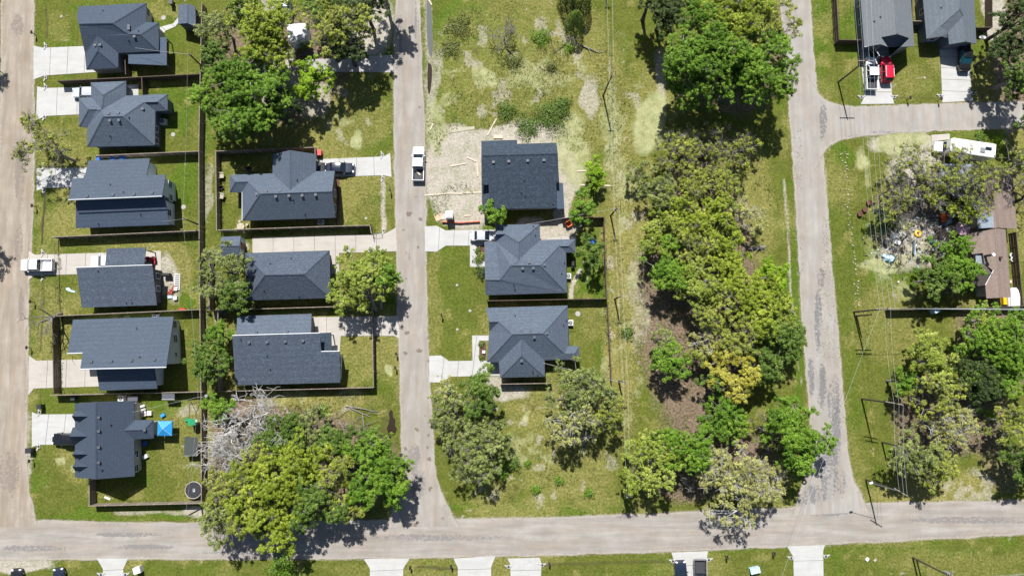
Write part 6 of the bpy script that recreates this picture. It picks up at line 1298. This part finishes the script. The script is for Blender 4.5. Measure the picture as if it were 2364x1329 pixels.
# logs, heaps
def log(a, b_, label, r=.12, mat='bark_grey', twigs=6):
    A, B = G(*a, r), G(*b_, r); m = MB(); rg_ = np.random.default_rng(int(a[0])); p_ = branch(m, A, B, r, r*.45, rg_, 5, .05, 7)
    for k in range(twigs):
        q = p_[rg_.integers(1, 6)]; e = q+Vector((rg_.normal()*1.2, rg_.normal()*1.2, abs(rg_.normal())*.5)); branch(m, q, e, r*.35, .02, rg_, 3, .1, 4)
    single(m, 'fallen_log', mat, label, 'log', (A.x, A.y, 0), 'fallen trunks')
log(C('B4',690,245), C('B4',880,170), 'thin bent pale log left of the fallen pair above the grove'); log(C('B4',1030,168), C('B4',1245,205), 'upper of two crossing pale logs above the corner grove', twigs=2); log(C('B4',1060,180), C('B4',1195,240), 'lower of two crossing pale logs above the corner grove', twigs=2); log(C('B4',1145,215), C('B4',1160,360), 'pale log pointing down toward the bright corner tree'); log(C('B4',985,265), C('B4',1040,380), 'grey branching log in the middle of the upper grove edge')
log(C('C1',1480,395), C('C1',1640,462), 'grey log lying near the power line in the upper lot', .14); log(C('D2',1050,895), C('D2',915,910), 'fallen grey trunk with broken limbs at the right of the wood', .28, twigs=9); log(C('C4',865,590), C('C4',890,540), 'short pale stump log left of the branch shadows in the corner lot', .16, twigs=2); log(C('C1',820,400), C('C1',915,520), 'dark crooked branch lying below the grey bush', .10, 'bark_dark', 3); log(C('C1',1380,360), C('C1',1235,480), 'thin dark curved branch beside the cone cedar', .07, 'bark_dark', 3)
p = GC('D4', 1415, 655, .1); single(MB().tube([(p.x+math.cos(k*math.tau/16)*.30, p.y+math.sin(k*math.tau/16)*.30, .13) for k in range(17)], .12, 8, caps=False), 'old_tyre', 'black_rubber', 'old black tyre at the edge of the corner by the east road', 'tyre', (p.x, p.y, 0))
box(319,1314,(1.1,1.0,1.1),'plastic_white','white utility cabinet on the bottom verge at left','utility_cabinet','cabinet',.3); box(1742,1315,(1.6,.9,.9),'pale_blue','pale blue-grey trailer box at the bottom edge','trailer_box','trailer',.2); box(1002+1000,1290,(.6,.4,.3),'plastic_white','white scrap on the lower right verge','scrap','scrap',.8); box(2020,1292,(.5,.3,.2),'stone_pale','pale scrap right of the white one on the verge','scrap','scrap',.8)
# roof cover sheets etc: deck below the trailer
p = GC('B1', 995, 470, .3); o = thing('wooden_deck', 'slatted deck under the trees below the trailer roof', 'deck', (p.x, p.y, 0))
for k in range(10): MB().box((p.x-1.6+k*.34, p.y, .35), (.14, 1.0, .05), .1).build('slat', 'wood_grey', o)
for a in (-1, 1): MB().box((p.x+a*1.3, p.y, .15), (.12, .8, .3)).build('joist', 'wood_dark', o)

# ---------------------------------------------------------------- utility poles and wires
TOPS = {}
def pole(key, bpx, bpy_, h_, label, arm=0.0, arms=1, arm_dir=(1, 0), tr=False, lamp=None, r=.15):
    p = G(bpx, bpy_); o = thing('utility_pole', label, 'utility pole', p, 0, 'utility poles'); MB().tube([p, p+Vector((0, 0, h_))], [r, r*.68], 8).build('pole', 'pole_wood', o)
    A = []; ad = Vector((*arm_dir, 0)).normalized()
    for k in range(arms if arm else 0):
        z = h_-.35-k*.9; MB().box((p.x, p.y, z), (2*arm, .11, .12), math.atan2(ad.y, ad.x)).build('crossarm', 'wood_grey', o)
        for t_ in (-.92, -.35, .35, .92):
            q = p+ad*arm*t_; MB().cyl((q.x, q.y, z+.06), .05, .20, 6, r2=.03).build('insulator', 'plastic_white', o)
            if k == 0: A.append(Vector((q.x, q.y, z+.26)))
    if not A: A = [Vector((p.x, p.y, h_-.1)), Vector((p.x, p.y, h_-.7))]; MB().cyl((p.x, p.y, h_), .06, .18, 6, r2=.04).build('insulator', 'plastic_white', o)
    if tr: m = MB(); m.cyl((p.x+.35, p.y+.1, h_-2.4), .25, .9, 10); m.build('transformer', 'metal_grey', o)
    if lamp: e = G(*lamp, h_-1.2); MB().tube([p+Vector((0, 0, h_-1.4)), e], .035, 5).build('lamp_arm', 'metal_grey', o); MB().box((e.x, e.y, e.z), (.55, .28, .14), .3).build('lamp_head', 'plastic_white', o)
    TOPS[key] = A; return o
pole('n0',1386,-60,9,'pole beyond the top edge carrying the back lane wires',.5)
pole('p1',1935,190,9.3,'tall pole leaning over the top right lawn beside the white pickup',1.3)
pole('p2',1971,720,10.2,'tall pole at the left end of the long dark fence',1.3,2); pole('p2b',1977,729,5.0,'short stub pole beside the tall one at the fence end')
pole('p3',1989,920,10.2,'pole with double crossarm halfway down the right verge',1.1,2,(1,-.2)); pole('p4',1998.6,1106.5,10.2,'pole with a street lamp at the lower right corner',1.1,1,(1,-.6),lamp=(2011,1114)); pole('p3b',2036,1020,5.5,'shorter pole between the two tall lower right poles')
pole('p5',2107,1286,10,'dark pole at the bottom edge of the right verge',.9,1,(.2,1),True); pole('p5b',2116,1290,5,'short brace pole right of the bottom edge pole')
pole('p6',1419,690,6.0,'thin pole beside the fence of the upper slate-roofed house',.4); pole('p7',1428,879,6.5,'thin pole in the back lane level with the corner lot',.4); pole('p8',1409.5,498,6.2,'thin pole in the back lane behind the new house',.4); pole('p9',1392.6,221,9,'pole in the back lane beside the pale grass of the upper lot',.4)
pole('p14',1436,1131,5.8,'pole at the front street end of the back lane',.3,1,(1,0),True)
pole('q1',472,159,6.0,'garden pole behind the top left houses',.3); pole('q2',462,520,6.0,'garden pole at the fence behind the third left house',.3); pole('q3',500,910,6.5,'pole where the long fence meets the corner grove',.3,1,(1,0),True); pole('q4',466,1172,5.5,'pole at the lower end of the long fence',.3)
NW = 0
def wire(a, b_, label, sag=.5, r=.013, mat='cable_pale', group='overhead wires'):
    a, b_ = Vector(a), Vector(b_); pts = [a.lerp(b_, i/12)-Vector((0, 0, sag*4*(i/12)*(1-i/12))) for i in range(13)]
    m = MB(); m.tube(pts, r, 4); single(m, 'overhead_wire', mat, label, 'wire', a, group)
nth = ['first', 'second', 'third', 'fourth']
for k in range(4):
    wire(TOPS['p1'][k], TOPS['p1'][k]+Vector((-1.0+.5*k, 40, .3)), f'{nth[k]} wire from the left running up from the top right lawn pole', .4)
    wire(TOPS['p1'][k], TOPS['p2'][k], f'{nth[k]} wire from the left between the top right pole and the fence end pole', .9)
for k in range(3): wire(TOPS['p2'][k+1], TOPS['p2'][k+1]+Vector((45, .2*k-.3, .2)), f'{nth[k]} wire over the long dark fence toward the right edge', .5, .022); wire(TOPS['p3'][k+1], TOPS['p4'][k+1], f'{nth[k]} wire between the two lower right verge poles', .4)
for k in (1, 2): wire(TOPS['p2'][k], TOPS['p3'][k], f'{nth[k-1]} wire from the fence end pole down to the double crossarm pole', .5)
wire(TOPS['p2'][0], TOPS['p2'][0]+(G(1800,1345,8)-TOPS['p2'][0]), 'slanting wire crossing the east road toward the bottom edge', .4)
for k in (0, 1): wire(TOPS['p5'][k], G(2500, 1312+4*k, 9.5), f'{nth[k]} wire running right from the bottom edge pole', .3); wire(TOPS['p5'][k], G(1700, 1338+4*k, 9.5), f'{nth[k]} wire running left from the bottom edge pole', .5)
for a, b_, l in (('n0','p9','top of'),('p9','p8','upper'),('p8','p6','middle'),('p6','p7','lower'),('p7','p14','lowest')):
    for k in (0, 3): wire(TOPS[a][k], TOPS[b_][k], f'{"left" if k == 0 else "right"} wire of the back lane line, {l} span', .35, .016)
for a, b_, l in (('q1','q2','upper'),('q2','q3','middle'),('q3','q4','lower')): wire(TOPS[a][0], TOPS[b_][0], f'wire along the long garden fence, {l} span', .4, .009)
wire(TOPS['q1'][1], GC('A1',1185,420,4.0), 'service wire to the roof of the top left house', .25, .02); wire(TOPS['q2'][1], GC('A2',1425,800,3.8), 'service wire to the roof of the third left house', .25, .014); wire(TOPS['p8'][1], GC('C2',995,830,4.2), 'service wire to the roof of the upper slate-roofed house', .3, .022); wire(TOPS['p7'][0], GC('C3',940,1105,3.6), 'service wire to the roof of the lower slate-roofed house', .3, .022); wire(TOPS['q3'][0], GC('A4',905,210,4.2), 'service wire to the dormered house', .3, .014)
